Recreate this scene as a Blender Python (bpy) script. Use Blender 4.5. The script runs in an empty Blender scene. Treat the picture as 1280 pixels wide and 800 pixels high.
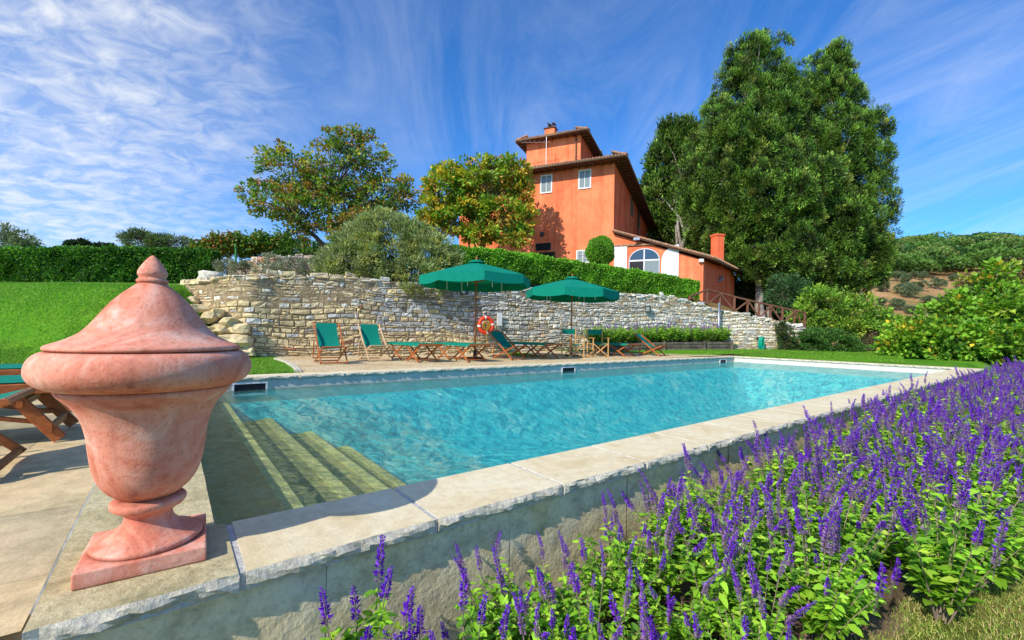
import bpy, bmesh, math, random
import numpy as np
from mathutils import Vector, Matrix
R = math.radians
rnd = random.Random(7)
C = bpy.context.scene.collection
F, HC, SH, ROLL = 551.0, 0.8, 15.4, 0.016      # focal length in photo pixels, camera height above the coping

# ---------------------------------------------------------------- survey helpers
def ray(px, py):
    u, v = px-640, py-400-SH
    c, s = math.cos(ROLL), math.sin(ROLL)
    return (u*c+v*s)/F, (-u*s+v*c)/F
def at(px, py, Y):
    a, b = ray(px, py)
    return Vector((a*Y, Y, HC-b*Y))
def gnd(px, py, z=0.0):
    a, b = ray(px, py)
    Y = (HC-z)/b
    return Vector((a*Y, Y, z))
def ang(px): return (px-640)/F
YAW = 0.6575
D = Vector((math.cos(YAW), math.sin(YAW), 0)); N = Vector((-D.y, D.x, 0))
O = Vector((-1.180, 1.790, 0)); PL, PW, CW = 17.23, 6.165, 0.467
def pool(t, s, z=0.0): return O + D*t + N*s + Vector((0, 0, z))
FACE_POOL = math.atan2(-N.y, -N.x)

# ---------------------------------------------------------------- object helpers
def tag(o, label=None, cat=None, group=None, kind=None):
    if label: o['label'] = label
    if cat: o['category'] = cat
    if group: o['group'] = group
    if kind: o['kind'] = kind
    return o
def thing(name, label, cat, loc=(0, 0, 0), rz=0.0, group=None):
    o = bpy.data.objects.new(name, None); C.objects.link(o)
    o.empty_display_size = .2
    o.location = loc; o.rotation_euler = (0, 0, rz)
    return tag(o, label, cat, group)
def link(name, me, mat, parent=None):
    o = bpy.data.objects.new(name, me); C.objects.link(o)
    if mat is not None and not me.materials:
        for m in (mat if isinstance(mat, (list, tuple)) else [mat]): me.materials.append(m)
    if parent is not None: o.parent = parent
    return o
def dup(root, loc, rz, label=None, name=None, scale=None):
    r = root.copy(); C.objects.link(r); r.location = loc; r.rotation_euler = (0, 0, rz)
    if label: r['label'] = label
    if scale: r.scale = (scale,)*3
    for ch in list(root.children):
        c = ch.copy(); C.objects.link(c); c.parent = r
        for g in list(ch.children):
            d = g.copy(); C.objects.link(d); d.parent = c
    return r
class MB:
    def __init__(s): s.v = []; s.f = []; s.c = []; s.m = []
    def add(s, vs, fs, col=(1, 1, 1), mi=0):
        b = len(s.v); s.v += [tuple(p) for p in vs]; s.f += [tuple(i+b for i in f) for f in fs]
        s.c += [col]*len(vs); s.m += [mi]*len(fs); return s
    def box(s, cx, cy, cz, sx, sy, sz, rz=0, col=(1, 1, 1), mi=0, M=None):
        c, sn = math.cos(rz), math.sin(rz); vs = []
        for dz in (-.5, .5):
            for dx, dy in ((-.5, -.5), (.5, -.5), (.5, .5), (-.5, .5)):
                x, y = dx*sx, dy*sy
                vs.append(Vector((cx+x*c-y*sn, cy+x*sn+y*c, cz+dz*sz)))
        if M is not None: vs = [M @ v for v in vs]
        return s.add(vs, [(3, 2, 1, 0), (4, 5, 6, 7), (0, 1, 5, 4), (1, 2, 6, 5), (2, 3, 7, 6), (3, 0, 4, 7)], col, mi)
    def bar(s, a, b, w, h, up=Vector((0, 0, 1)), col=(1, 1, 1), mi=0, bev=.18):
        a = Vector(a); b = Vector(b); d = (b-a).normalized(); sd = d.cross(up)
        if sd.length < 1e-4: sd = d.cross(Vector((0, 1, 0)))
        sd.normalize(); u = sd.cross(d).normalized(); k = min(w, h)*bev
        pr = [(-w/2+k, -h/2), (w/2-k, -h/2), (w/2, -h/2+k), (w/2, h/2-k), (w/2-k, h/2), (-w/2+k, h/2), (-w/2, h/2-k), (-w/2, -h/2+k)]
        vs = [a+sd*x+u*y for x, y in pr]+[b+sd*x+u*y for x, y in pr]; n = 8
        return s.add(vs, [(i, (i+1) % n, (i+1) % n+n, i+n) for i in range(n)]+[tuple(range(n-1, -1, -1)), tuple(range(n, 2*n))], col, mi)
    def tube(s, pts, rad, seg=8, col=(1, 1, 1), cap=True, closed=False, mi=0):
        pts = [Vector(p) for p in pts]; n = len(pts)
        if not isinstance(rad, (list, tuple)): rad = [rad]*n
        vs = []; ref = Vector((.13, .31, .94))
        for i, p in enumerate(pts):
            if closed: d = pts[(i+1) % n]-pts[i-1]
            else: d = pts[min(i+1, n-1)]-pts[max(i-1, 0)]
            d.normalize(); x = d.cross(ref)
            if x.length < .05: x = d.cross(Vector((1, 0, 0)))
            x.normalize(); y = d.cross(x)
            for k in range(seg):
                a = 2*math.pi*k/seg; vs.append(p+x*math.cos(a)*rad[i]+y*math.sin(a)*rad[i])
        fs = []
        for i in range(n if closed else n-1):
            j = (i+1) % n
            for k in range(seg):
                fs.append((i*seg+k, i*seg+(k+1) % seg, j*seg+(k+1) % seg, j*seg+k))
        if cap and not closed: fs += [tuple(range(seg-1, -1, -1)), tuple(range((n-1)*seg, n*seg))]
        return s.add(vs, fs, col, mi)
    def lathe(s, prof, seg=64, cx=0, cy=0, cz=0, col=(1, 1, 1), wob=0):
        vs = []; 
        for r, z in prof:
            for k in range(seg):
                a = 2*math.pi*k/seg
                rr = r*(1+wob*math.sin(3*a+z*7)+wob*.6*math.sin(5*a-z*11))
                vs.append((cx+rr*math.cos(a), cy+rr*math.sin(a), cz+z))
        fs = [(i*seg+k, i*seg+(k+1) % seg, (i+1)*seg+(k+1) % seg, (i+1)*seg+k) for i in range(len(prof)-1) for k in range(seg)]
        fs += [tuple(range(seg-1, -1, -1)), tuple(range((len(prof)-1)*seg, len(prof)*seg))]
        return s.add(vs, fs, col)
    def prism(s, pts, z0, z1, col=(1, 1, 1), mi=0):
        n = len(pts); vs = [(p[0], p[1], z0) for p in pts]+[(p[0], p[1], z1) for p in pts]
        return s.add(vs, [tuple(range(n-1, -1, -1)), tuple(range(n, 2*n))]+[(i, (i+1) % n, (i+1) % n+n, i+n) for i in range(n)], col, mi)
    def grid(s, rows, col=(1, 1, 1), mi=0, flip=False):
        nr, nc = len(rows), len(rows[0]); vs = [p for r in rows for p in r]
        fs = [(i*nc+j, i*nc+j+1, (i+1)*nc+j+1, (i+1)*nc+j) for i in range(nr-1) for j in range(nc-1)]
        if flip: fs = [f[::-1] for f in fs]
        return s.add(vs, fs, col, mi)
    def build(s, name, mat, parent=None, smooth=False, origin=None):
        me = bpy.data.meshes.new(name)
        v = s.v
        if origin is not None: v = [(p[0]-origin[0], p[1]-origin[1], p[2]-origin[2]) for p in v]
        me.from_pydata(v, [], s.f)
        at_ = me.color_attributes.new('tint', 'FLOAT_COLOR', 'POINT')
        at_.data.foreach_set('color', [x for c in s.c for x in (c[0], c[1], c[2], 1.0)])
        me.polygons.foreach_set('material_index', s.m)
        if smooth: me.polygons.foreach_set('use_smooth', [True]*len(s.f))
        me.update()
        o = link(name, me, mat, parent)
        if smooth == 'auto':
            try: me.set_sharp_from_angle(angle=R(35))
            except Exception: pass
        if origin is not None: o.location = origin
        return o
def nmesh(name, V, Q, col, mat, parent=None, smooth=False):
    """V (n,3) verts, Q (m,4 or 3) faces, col (n,3)"""
    me = bpy.data.meshes.new(name); n, m, k = len(V), len(Q), Q.shape[1]
    me.vertices.add(n); me.vertices.foreach_set('co', V.astype(np.float32).ravel())
    me.loops.add(m*k); me.loops.foreach_set('vertex_index', Q.astype(np.int32).ravel())
    me.polygons.add(m); me.polygons.foreach_set('loop_start', np.arange(0, m*k, k, dtype=np.int32))
    me.polygons.foreach_set('loop_total', np.full(m, k, dtype=np.int32))
    if smooth: me.polygons.foreach_set('use_smooth', np.ones(m, dtype=bool))
    at_ = me.color_attributes.new('tint', 'FLOAT_COLOR', 'POINT')
    at_.data.foreach_set('color', np.concatenate([col, np.ones((n, 1))], 1).astype(np.float32).ravel())
    me.update(calc_edges=True); me.validate()
    return link(name, me, mat, parent)

# ---------------------------------------------------------------- materials
def mat(name, color=(.5, .5, .5), rough=.7, tint=False, noise=(0, 5), bump=(0, 30), col2=None, transl=0, spec=.3, metal=0, coat=0, detail=6):
    m = bpy.data.materials.new(name); m.use_nodes = True; nt = m.node_tree; nd = nt.nodes; lk = nt.links
    b = nd['Principled BSDF']; b.inputs['Roughness'].default_value = rough; b.inputs['Metallic'].default_value = metal
    b.inputs['Specular IOR Level'].default_value = spec; b.inputs['Coat Weight'].default_value = coat
    tc = nd.new('ShaderNodeTexCoord')
    def nz(sc, det=detail, vec=None, dist=0):
        n = nd.new('ShaderNodeTexNoise'); n.inputs['Scale'].default_value = sc; n.inputs['Detail'].default_value = det
        n.inputs['Roughness'].default_value = .6; n.inputs['Distortion'].default_value = dist
        lk.new(vec or tc.outputs['Object'], n.inputs['Vector']); return n
    rgb = nd.new('ShaderNodeRGB'); rgb.outputs[0].default_value = (*color, 1); out = rgb.outputs[0]
    if tint:
        a = nd.new('ShaderNodeAttribute'); a.attribute_name = 'tint'; out = a.outputs['Color']
        if tint == 'mul':
            mx = nd.new('ShaderNodeMix'); mx.data_type = 'RGBA'; mx.blend_type = 'MULTIPLY'; mx.inputs[0].default_value = 1
            lk.new(out, mx.inputs[6]); lk.new(rgb.outputs[0], mx.inputs[7]); out = mx.outputs[2]
    if col2 is not None:
        n = nz(noise[1]); cr = nd.new('ShaderNodeValToRGB'); cr.color_ramp.elements[0].position = .38; cr.color_ramp.elements[1].position = .62
        lk.new(n.outputs['Fac'], cr.inputs[0]); mx = nd.new('ShaderNodeMix'); mx.data_type = 'RGBA'
        lk.new(cr.outputs[0], mx.inputs[0]); lk.new(out, mx.inputs[6]); mx.inputs[7].default_value = (*col2, 1); out = mx.outputs[2]
    if noise[0]:
        n = nz(noise[1]*2.7+1); mr = nd.new('ShaderNodeMapRange'); mr.inputs[1].default_value = .25; mr.inputs[2].default_value = .75
        mr.inputs[3].default_value = 1-noise[0]; mr.inputs[4].default_value = 1+noise[0]
        lk.new(n.outputs['Fac'], mr.inputs[0]); vm = nd.new('ShaderNodeVectorMath'); vm.operation = 'SCALE'
        lk.new(out, vm.inputs[0]); lk.new(mr.outputs[0], vm.inputs['Scale']); out = vm.outputs[0]
    lk.new(out, b.inputs['Base Color'])
    if bump[0]:
        n = nz(bump[1], 8); bp = nd.new('ShaderNodeBump'); bp.inputs['Strength'].default_value = min(1, bump[0]*1.0); bp.inputs['Distance'].default_value = .02
        lk.new(n.outputs['Fac'], bp.inputs['Height']); lk.new(bp.outputs[0], b.inputs['Normal'])
    if transl:
        tr = nd.new('ShaderNodeBsdfTranslucent'); ms = nd.new('ShaderNodeMixShader'); ms.inputs[0].default_value = transl
        g = nd.new('ShaderNodeVectorMath'); g.operation = 'MULTIPLY'; g.inputs[1].default_value = (1.35, 1.4, .6)
        lk.new(out, g.inputs[0]); lk.new(g.outputs[0], tr.inputs['Color'])
        lk.new(b.outputs[0], ms.inputs[1]); lk.new(tr.outputs[0], ms.inputs[2]); lk.new(ms.outputs[0], nd['Material Output'].inputs[0])
    return m
M = {}
M['leaf'] = mat('leaf', tint=True, rough=.5, transl=.3, spec=.35)
M['petal'] = mat('petal', tint=True, rough=.6, transl=.25, spec=.2)
M['bark'] = mat('bark', (.16, .12, .09), .9, noise=(.4, 4), bump=(.8, 12))
M['bark_grey'] = mat('bark_grey', (.36, .32, .28), .9, noise=(.35, 2), bump=(1, 6), col2=(.18, .15, .12))
M['twig'] = mat('twig', (.30, .22, .16), .9, noise=(.3, 9))
M['teak'] = mat('teak', (.40, .115, .028), .45, noise=(.35, 7), bump=(.15, 60), spec=.4)
M['teak_pale'] = mat('teak_pale', (.62, .42, .24), .6, noise=(.25, 7), bump=(.15, 60))
M['pine'] = mat('pine', (.66, .36, .12), .5, noise=(.2, 8), spec=.35)
M['canvas'] = mat('canvas', (.004, .24, .165), .8, noise=(.12, 4), bump=(.25, 90), transl=.12, spec=.1)
M['canvas_deck'] = mat('canvas_deck', (.004, .22, .15), .8, noise=(.15, 6), bump=(.25, 90), spec=.15)
M['brass'] = mat('brass', (.55, .42, .2), .35, metal=1)
M['steel'] = mat('steel', (.45, .46, .48), .4, metal=.8)
M['white'] = mat('white', (.78, .78, .76), .5, noise=(.05, 3))
M['black'] = mat('black', (.01, .012, .015), .5)
M['iron'] = mat('iron', (.03, .035, .035), .5, noise=(.2, 10))
M['rope_yellow'] = mat('rope_yellow', (.55, .28, .02), .8, bump=(.6, 60))
M['buoy'] = mat('buoy', (.85, .06, .015), .45, spec=.4)
M['hose'] = mat('hose', (.0, .30, .2), .4)
M['greenpost'] = mat('greenpost', (.05, .28, .08), .5)
M['stones'] = mat('stones', tint=True, rough=.92, noise=(.42, 3.2), bump=(1.0, 22), spec=.1)
M['mortar'] = mat('mortar', (.36, .26, .15), 1, noise=(.5, 3), bump=(1, 14), spec=.05)
M['timber'] = mat('timber', (.10, .085, .07), .9, noise=(.5, 3), bump=(.6, 14), col2=(.17, .14, .10))
M['rail'] = mat('rail', (.17, .075, .045), .85, noise=(.4, 3), bump=(.5, 20))
M['shutter'] = mat('shutter', (.82, .82, .82), .5, noise=(.04, 2))
M['roof_under'] = mat('roof_under', (.11, .055, .035), .9, noise=(.3, 4))
M['tile'] = mat('tile', (.45, .2, .11), .9, noise=(.5, 2), bump=(.4, 12), col2=(.28, .2, .13))
M['gutter'] = mat('gutter', (.16, .10, .06), .5, metal=.3)
M['pane_curtain'] = mat('pane_curtain', (.24, .28, .28), .15, noise=(.15, 3), spec=.6)
M['soil'] = mat('soil', (.09, .06, .035), 1, noise=(.5, 5), bump=(1, 20), col2=(.16, .11, .06))

def nodemat(name):
    m = bpy.data.materials.new(name); m.use_nodes = True
    return m, m.node_tree.nodes, m.node_tree.links, m.node_tree.nodes['Principled BSDF']
def ramp(nd, stops):
    c = nd.new('ShaderNodeValToRGB'); e = c.color_ramp.elements
    while len(e) < len(stops): e.new(.5)
    for i, (p, col) in enumerate(stops): e[i].position = p; e[i].color = (*col, 1)
    return c
def noise(nd, lk, vec, sc, det=6, rough=.6, dist=0):
    n = nd.new('ShaderNodeTexNoise'); n.inputs['Scale'].default_value = sc; n.inputs['Detail'].default_value = det
    n.inputs['Roughness'].default_value = rough; n.inputs['Distortion'].default_value = dist; lk.new(vec, n.inputs['Vector']); return n.outputs['Fac']
def mixc(nd, lk, fac, a, b, mode='MIX'):
    x = nd.new('ShaderNodeMix'); x.data_type = 'RGBA'; x.blend_type = mode
    for i, q in ((0, fac), (6, a), (7, b)):
        if isinstance(q, (int, float)): x.inputs[i].default_value = q
        elif isinstance(q, tuple): x.inputs[i].default_value = (*q, 1)
        else: lk.new(q, x.inputs[i])
    return x.outputs[2]
def bumpn(nd, lk, h, b, st, dist, prev=None):
    x = nd.new('ShaderNodeBump'); x.inputs['Strength'].default_value = st; x.inputs['Distance'].default_value = dist
    lk.new(h, x.inputs['Height'])
    if prev is not None: lk.new(prev, x.inputs['Normal'])
    lk.new(x.outputs[0], b.inputs['Normal']); return x.outputs[0]

def m_terracotta():
    m, nd, lk, b = nodemat('terracotta'); tc = nd.new('ShaderNodeTexCoord').outputs['Object']
    n1 = noise(nd, lk, tc, 4.5, 9, .68, .9); n2 = noise(nd, lk, tc, 11, 9, .75, .5); n3 = noise(nd, lk, tc, 70, 6, .7); n4 = noise(nd, lk, tc, 2.2, 5, .6, .3)
    c = ramp(nd, [(.30, (.54, .13, .075)), (.44, (.74, .25, .155)), (.56, (.82, .37, .26)), (.70, (.90, .58, .45))]); lk.new(n1, c.inputs[0])
    # lime bloom: pale film in irregular patches, broken by finer noise
    c2 = ramp(nd, [(.50, (0, 0, 0)), (.66, (1, 1, 1))]); lk.new(n2, c2.inputs[0]); c4 = ramp(nd, [(.45, (0, 0, 0)), (.62, (1, 1, 1))]); lk.new(n4, c4.inputs[0])
    mm = nd.new('ShaderNodeMath'); mm.operation = 'MULTIPLY'; lk.new(c2.outputs[0], mm.inputs[0]); lk.new(c4.outputs[0], mm.inputs[1])
    m2 = nd.new('ShaderNodeMath'); m2.operation = 'MULTIPLY'; m2.inputs[1].default_value = .75; lk.new(mm.outputs[0], m2.inputs[0])
    col = mixc(nd, lk, m2.outputs[0], c.outputs[0], (.88, .72, .62))
    # vertical run-off streaks
    mp = nd.new('ShaderNodeMapping'); mp.inputs['Scale'].default_value = (14, 14, 1.1); lk.new(tc, mp.inputs[0]); st = noise(nd, lk, mp.outputs[0], 1.4, 5, .6)
    cs = ramp(nd, [(.30, (.62, .55, .52)), (.47, (1, 1, 1))]); lk.new(st, cs.inputs[0]); col = mixc(nd, lk, .55, col, cs.outputs[0], 'MULTIPLY')
    c3 = ramp(nd, [(.3, (.5, .45, .42)), (.46, (1, 1, 1))]); lk.new(n3, c3.inputs[0]); col = mixc(nd, lk, .7, col, c3.outputs[0], 'MULTIPLY')
    # darker tone in the crevices and near the ground
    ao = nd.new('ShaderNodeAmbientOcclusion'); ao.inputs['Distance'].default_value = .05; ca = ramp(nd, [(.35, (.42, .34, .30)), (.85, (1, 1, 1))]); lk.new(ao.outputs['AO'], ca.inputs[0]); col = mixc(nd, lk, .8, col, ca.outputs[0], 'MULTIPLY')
    lk.new(col, b.inputs['Base Color']); b.inputs['Roughness'].default_value = .82; b.inputs['Specular IOR Level'].default_value = .2
    p = bumpn(nd, lk, n3, b, .45, .004); bumpn(nd, lk, n2, b, .45, .008, p); return m
M['terracotta'] = m_terracotta()
def m_plaster(name, c0, c1, c2):
    m, nd, lk, b = nodemat(name); tc = nd.new('ShaderNodeTexCoord').outputs['Object']
    n1 = noise(nd, lk, tc, .45, 8, .65, .4); n2 = noise(nd, lk, tc, 3, 6); 
    mp = nd.new('ShaderNodeMapping'); mp.inputs['Scale'].default_value = (1.6, 1.6, .12); lk.new(tc, mp.inputs[0]); n3 = noise(nd, lk, mp.outputs[0], 1.2, 5)
    c = ramp(nd, [(.3, c0), (.5, c1), (.7, c2)]); lk.new(n1, c.inputs[0])
    s = ramp(nd, [(.34, (.62, .56, .54)), (.54, (1, 1, 1))]); lk.new(n3, s.inputs[0]); col = mixc(nd, lk, .7, c.outputs[0], s.outputs[0], 'MULTIPLY')
    s2 = ramp(nd, [(.3, (.85, .82, .8)), (.6, (1.0, 1, 1))]); lk.new(n2, s2.inputs[0]); col = mixc(nd, lk, .8, col, s2.outputs[0], 'MULTIPLY')
    lk.new(col, b.inputs['Base Color']); b.inputs['Roughness'].default_value = .92; b.inputs['Specular IOR Level'].default_value = .1
    bumpn(nd, lk, n2, b, .4, .03); return m
M['plaster'] = m_plaster('plaster', (.86, .175, .075), (.95, .25, .11), (.97, .33, .16))
M['plaster_shade'] = m_plaster('plaster_shade', (.90, .14, .06), (.98, .20, .085), (.98, .26, .12))  # same plaster, redder copy with the shaded tone put into the colour
def m_stone(name, stops, sc, grain=80, joints=None, bs=.5, mottled=.5, spec=.2):
    """stone slabs; joints=(w,h,gap colour) draws mortar joints with a brick pattern in pool-aligned coordinates"""
    m, nd, lk, b = nodemat(name); g = nd.new('ShaderNodeNewGeometry')
    mp = nd.new('ShaderNodeMapping'); mp.inputs['Rotation'].default_value = (0, 0, -YAW); lk.new(g.outputs['Position'], mp.inputs[0]); P = mp.outputs[0]
    n1 = noise(nd, lk, P, sc, 8, .65, .7); n2 = noise(nd, lk, P, grain, 5, .7); n3 = noise(nd, lk, P, sc*7, 6, .7)
    c = ramp(nd, stops); lk.new(n1, c.inputs[0]); col = c.outputs[0]
    s = ramp(nd, [(.35, (.55, .53, .5)), (.58, (1, 1, 1))]); lk.new(n3, s.inputs[0]); col = mixc(nd, lk, mottled, col, s.outputs[0], 'MULTIPLY')
    s = ramp(nd, [(.3, (.6, .6, .6)), (.5, (1, 1, 1))]); lk.new(n2, s.inputs[0]); col = mixc(nd, lk, .5, col, s.outputs[0], 'MULTIPLY')
    h = n3
    if joints:
        bk = nd.new('ShaderNodeTexBrick'); bk.inputs['Scale'].default_value = 1; bk.inputs['Brick Width'].default_value = joints[0]; bk.inputs['Row Height'].default_value = joints[1]
        bk.inputs['Mortar Size'].default_value = .008; bk.inputs['Mortar Smooth'].default_value = .3; bk.inputs['Color1'].default_value = (.78, .8, .82, 1); bk.inputs['Color2'].default_value = (1, .97, .9, 1)
        bk.inputs['Mortar'].default_value = (*joints[2], 1); bk.offset_frequency = 2; bk.offset = .37
        w = nd.new('ShaderNodeVectorMath'); w.operation = 'ADD'; lk.new(P, w.inputs[0]); w.inputs[1].default_value = (0.3, .1, 0); lk.new(w.outputs[0], bk.inputs['Vector'])
        col = mixc(nd, lk, 1.0, col, bk.outputs['Color'], 'MULTIPLY')
        inv = nd.new('ShaderNodeMath'); inv.operation = 'SUBTRACT'; lk.new(n3, inv.inputs[0]); lk.new(bk.outputs['Fac'], inv.inputs[1]); h = inv.outputs[0]
    lk.new(col, b.inputs['Base Color']); b.inputs['Roughness'].default_value = .85; b.inputs['Specular IOR Level'].default_value = spec
    p = bumpn(nd, lk, n2, b, .3, .004); bumpn(nd, lk, h, b, bs, .012, p); return m
M['coping'] = m_stone('coping', [(.3, (.66, .52, .28)), (.5, (.80, .68, .44)), (.68, (.84, .76, .54))], 2.4, 110, bs=.35, mottled=.3)
M['coping_edge'] = m_stone('coping_edge', [(.3, (.46, .43, .34)), (.5, (.72, .66, .52)), (.7, (.84, .76, .60))], 6, 60, bs=.9, mottled=.6)
M['coping_old'] = m_stone('coping_old', [(.3, (.38, .34, .18)), (.5, (.58, .50, .28)), (.7, (.68, .60, .38))], 3.5, 90, bs=.8, mottled=.6)
M['paving'] = m_stone('paving', [(.28, (.38, .33, .20)), (.5, (.74, .60, .36)), (.7, (.80, .58, .36))], 1.3, 70, joints=(1.15, .72, (.75, .76, .74)), bs=.6, mottled=.55)
M['facing'] = m_stone('facing', [(.3, (.84, .62, .28)), (.5, (.86, .72, .44)), (.68, (.72, .66, .50))], 1.6, 45, bs=1.0, mottled=.7)
M['render_wall'] = m_stone('pool_render', [(.3, (.52, .52, .44)), (.5, (.66, .65, .55)), (.7, (.74, .72, .60))], 2.0, 60, bs=.2, mottled=.3)
M['end_wall'] = m_stone('pool_render_sunlit', [(.3, (.66, .66, .56)), (.5, (.74, .73, .64)), (.7, (.78, .77, .68))], 2.0, 60, bs=.2, mottled=.15)  # same pool render, paler copy with sunlight put into the end wall colour
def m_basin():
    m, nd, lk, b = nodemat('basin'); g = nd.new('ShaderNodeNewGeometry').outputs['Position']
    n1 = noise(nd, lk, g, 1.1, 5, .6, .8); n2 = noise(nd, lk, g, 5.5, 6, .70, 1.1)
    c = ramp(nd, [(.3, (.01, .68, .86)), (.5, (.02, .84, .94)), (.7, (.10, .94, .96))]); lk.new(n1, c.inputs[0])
    s_ = ramp(nd, [(.36, (.6, .54, .62)), (.47, (1.6, 1., .98)), (.56, (9.0, 1.35, 1.12))]); lk.new(n2, s_.inputs[0])  # caustic-like ripple light painted into the basin colour as mottling
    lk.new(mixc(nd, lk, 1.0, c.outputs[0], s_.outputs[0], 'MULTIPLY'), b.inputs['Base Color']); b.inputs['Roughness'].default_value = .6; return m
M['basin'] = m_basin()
M['step'] = mat('step', (.50, .54, .20), .8, noise=(.4, 5), col2=(.70, .62, .24))
M['step_top'] = mat('step_top', (1.0, .78, .26), .8, noise=(.25, 4), col2=(.95, .60, .18))
M['nosing'] = mat('nosing', (.98, .95, .36), .8, noise=(.3, 4))
M['joint'] = mat('joint', (.50, .50, .47), .95, noise=(.3, 20), bump=(.5, 60))
def m_grass(name, c0, c1, c2, sc=1.2):
    m, nd, lk, b = nodemat(name); g = nd.new('ShaderNodeNewGeometry').outputs['Position']
    n1 = noise(nd, lk, g, .35*sc, 6, .6, .5); n2 = noise(nd, lk, g, 18*sc, 6, .75); n3 = noise(nd, lk, g, 3*sc, 5, .6)
    c = ramp(nd, [(.3, c0), (.5, c1), (.72, c2)]); lk.new(n1, c.inputs[0])
    s = ramp(nd, [(.33, (.25, .3, .2)), (.6, (1.15, 1.15, 1.0))]); lk.new(n2, s.inputs[0]); col = mixc(nd, lk, .85, c.outputs[0], s.outputs[0], 'MULTIPLY')
    s = ramp(nd, [(.3, (.7, .75, .6)), (.6, (1, 1, 1))]); lk.new(n3, s.inputs[0]); col = mixc(nd, lk, .8, col, s.outputs[0], 'MULTIPLY')
    lk.new(col, b.inputs['Base Color']); b.inputs['Roughness'].default_value = .9; b.inputs['Specular IOR Level'].default_value = .1
    bumpn(nd, lk, n2, b, 1, .05); return m
M['lawn'] = m_grass('lawn', (.08, .26, .012), (.13, .37, .02), (.22, .44, .03))
M['meadow'] = m_grass('meadow', (.20, .26, .05), (.34, .36, .08), (.46, .36, .16), 2)
M['bank'] = m_grass('bank', (.30, .17, .07), (.34, .22, .10), (.16, .20, .04), 2)
M['hill'] = m_grass('hill', (.14, .16, .04), (.48, .27, .14), (.60, .36, .20), .12)
M['far'] = m_grass('far', (.06, .09, .03), (.09, .13, .04), (.14, .15, .06), .05)
def m_gravel():
    m, nd, lk, b = nodemat('gravel'); g = nd.new('ShaderNodeNewGeometry').outputs['Position']
    v = nd.new('ShaderNodeTexVoronoi'); v.inputs['Scale'].default_value = 38; lk.new(g, v.inputs['Vector'])
    n1 = noise(nd, lk, g, .8, 6); n2 = noise(nd, lk, g, 25, 4)
    c = ramp(nd, [(.3, (.72, .50, .26)), (.5, (.88, .68, .40)), (.7, (.92, .76, .50))]); lk.new(n1, c.inputs[0])
    bw = nd.new('ShaderNodeRGBToBW'); lk.new(v.outputs['Color'], bw.inputs[0])
    s = ramp(nd, [(.2, (.5, .48, .46)), (.8, (1.2, 1.18, 1.15))]); lk.new(bw.outputs[0], s.inputs[0]); col = mixc(nd, lk, .8, c.outputs[0], s.outputs[0], 'MULTIPLY')
    s = ramp(nd, [(.35, (.5, .45, .4)), (.55, (1, 1, 1))]); lk.new(n2, s.inputs[0]); col = mixc(nd, lk, .6, col, s.outputs[0], 'MULTIPLY')
    lk.new(col, b.inputs['Base Color']); b.inputs['Roughness'].default_value = .95; bumpn(nd, lk, v.outputs['Distance'], b, 1, .02); return m
M['gravel'] = m_gravel()
def m_water():
    m, nd, lk, b = nodemat('water'); nd.remove(b); g = nd.new('ShaderNodeNewGeometry').outputs['Position']
    mp = nd.new('ShaderNodeMapping'); mp.inputs['Scale'].default_value = (1.0, 1.5, 1); lk.new(g, mp.inputs[0])
    h1 = noise(nd, lk, mp.outputs[0], 5.5, 3, .5, 1.0); h2 = noise(nd, lk, mp.outputs[0], 2.0, 2, .5, .6); h3 = noise(nd, lk, mp.outputs[0], 17, 3, .55, .4)
    ad = nd.new('ShaderNodeMath'); ad.operation = 'MULTIPLY_ADD'; lk.new(h2, ad.inputs[0]); ad.inputs[1].default_value = 2.2; lk.new(h1, ad.inputs[2])
    a2 = nd.new('ShaderNodeMath'); a2.operation = 'MULTIPLY_ADD'; lk.new(h3, a2.inputs[0]); a2.inputs[1].default_value = .3; lk.new(ad.outputs[0], a2.inputs[2])
    bp = nd.new('ShaderNodeBump'); bp.inputs['Strength'].default_value = 1; bp.inputs['Distance'].default_value = .11; lk.new(a2.outputs[0], bp.inputs['Height'])
    gl = nd.new('ShaderNodeBsdfGlossy'); gl.inputs['Roughness'].default_value = .03; lk.new(bp.outputs[0], gl.inputs['Normal'])
    rf = nd.new('ShaderNodeBsdfRefraction'); rf.inputs['IOR'].default_value = 1.33; rf.inputs['Roughness'].default_value = 0; rf.inputs['Color'].default_value = (.93, 1, 1, 1); lk.new(bp.outputs[0], rf.inputs['Normal'])
    tr = nd.new('ShaderNodeBsdfTransparent'); tr.inputs['Color'].default_value = (.94, 1, 1, 1)
    fr = nd.new('ShaderNodeFresnel'); fr.inputs['IOR'].default_value = 1.33; lk.new(bp.outputs[0], fr.inputs['Normal'])
    mu = nd.new('ShaderNodeMath'); mu.operation = 'MULTIPLY'; mu.inputs[1].default_value = .62; lk.new(fr.outputs[0], mu.inputs[0])
    ms = nd.new('ShaderNodeMixShader'); ms.inputs[0].default_value = .34; lk.new(tr.outputs[0], ms.inputs[1]); lk.new(rf.outputs[0], ms.inputs[2])
    mf = nd.new('ShaderNodeMixShader'); lk.new(mu.outputs[0], mf.inputs[0]); lk.new(ms.outputs[0], mf.inputs[1]); lk.new(gl.outputs[0], mf.inputs[2])
    lk.new(mf.outputs[0], nd['Material Output'].inputs[0]); return m
M['water'] = m_water()
def m_glass():
    m, nd, lk, b = nodemat('glass'); b.inputs['Base Color'].default_value = (.02, .05, .09, 1); b.inputs['Roughness'].default_value = .03
    b.inputs['Specular IOR Level'].default_value = 1.0; b.inputs['Coat Weight'].default_value = .6; b.inputs['Coat Roughness'].default_value = .02; return m
M['glass'] = m_glass()

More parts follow.
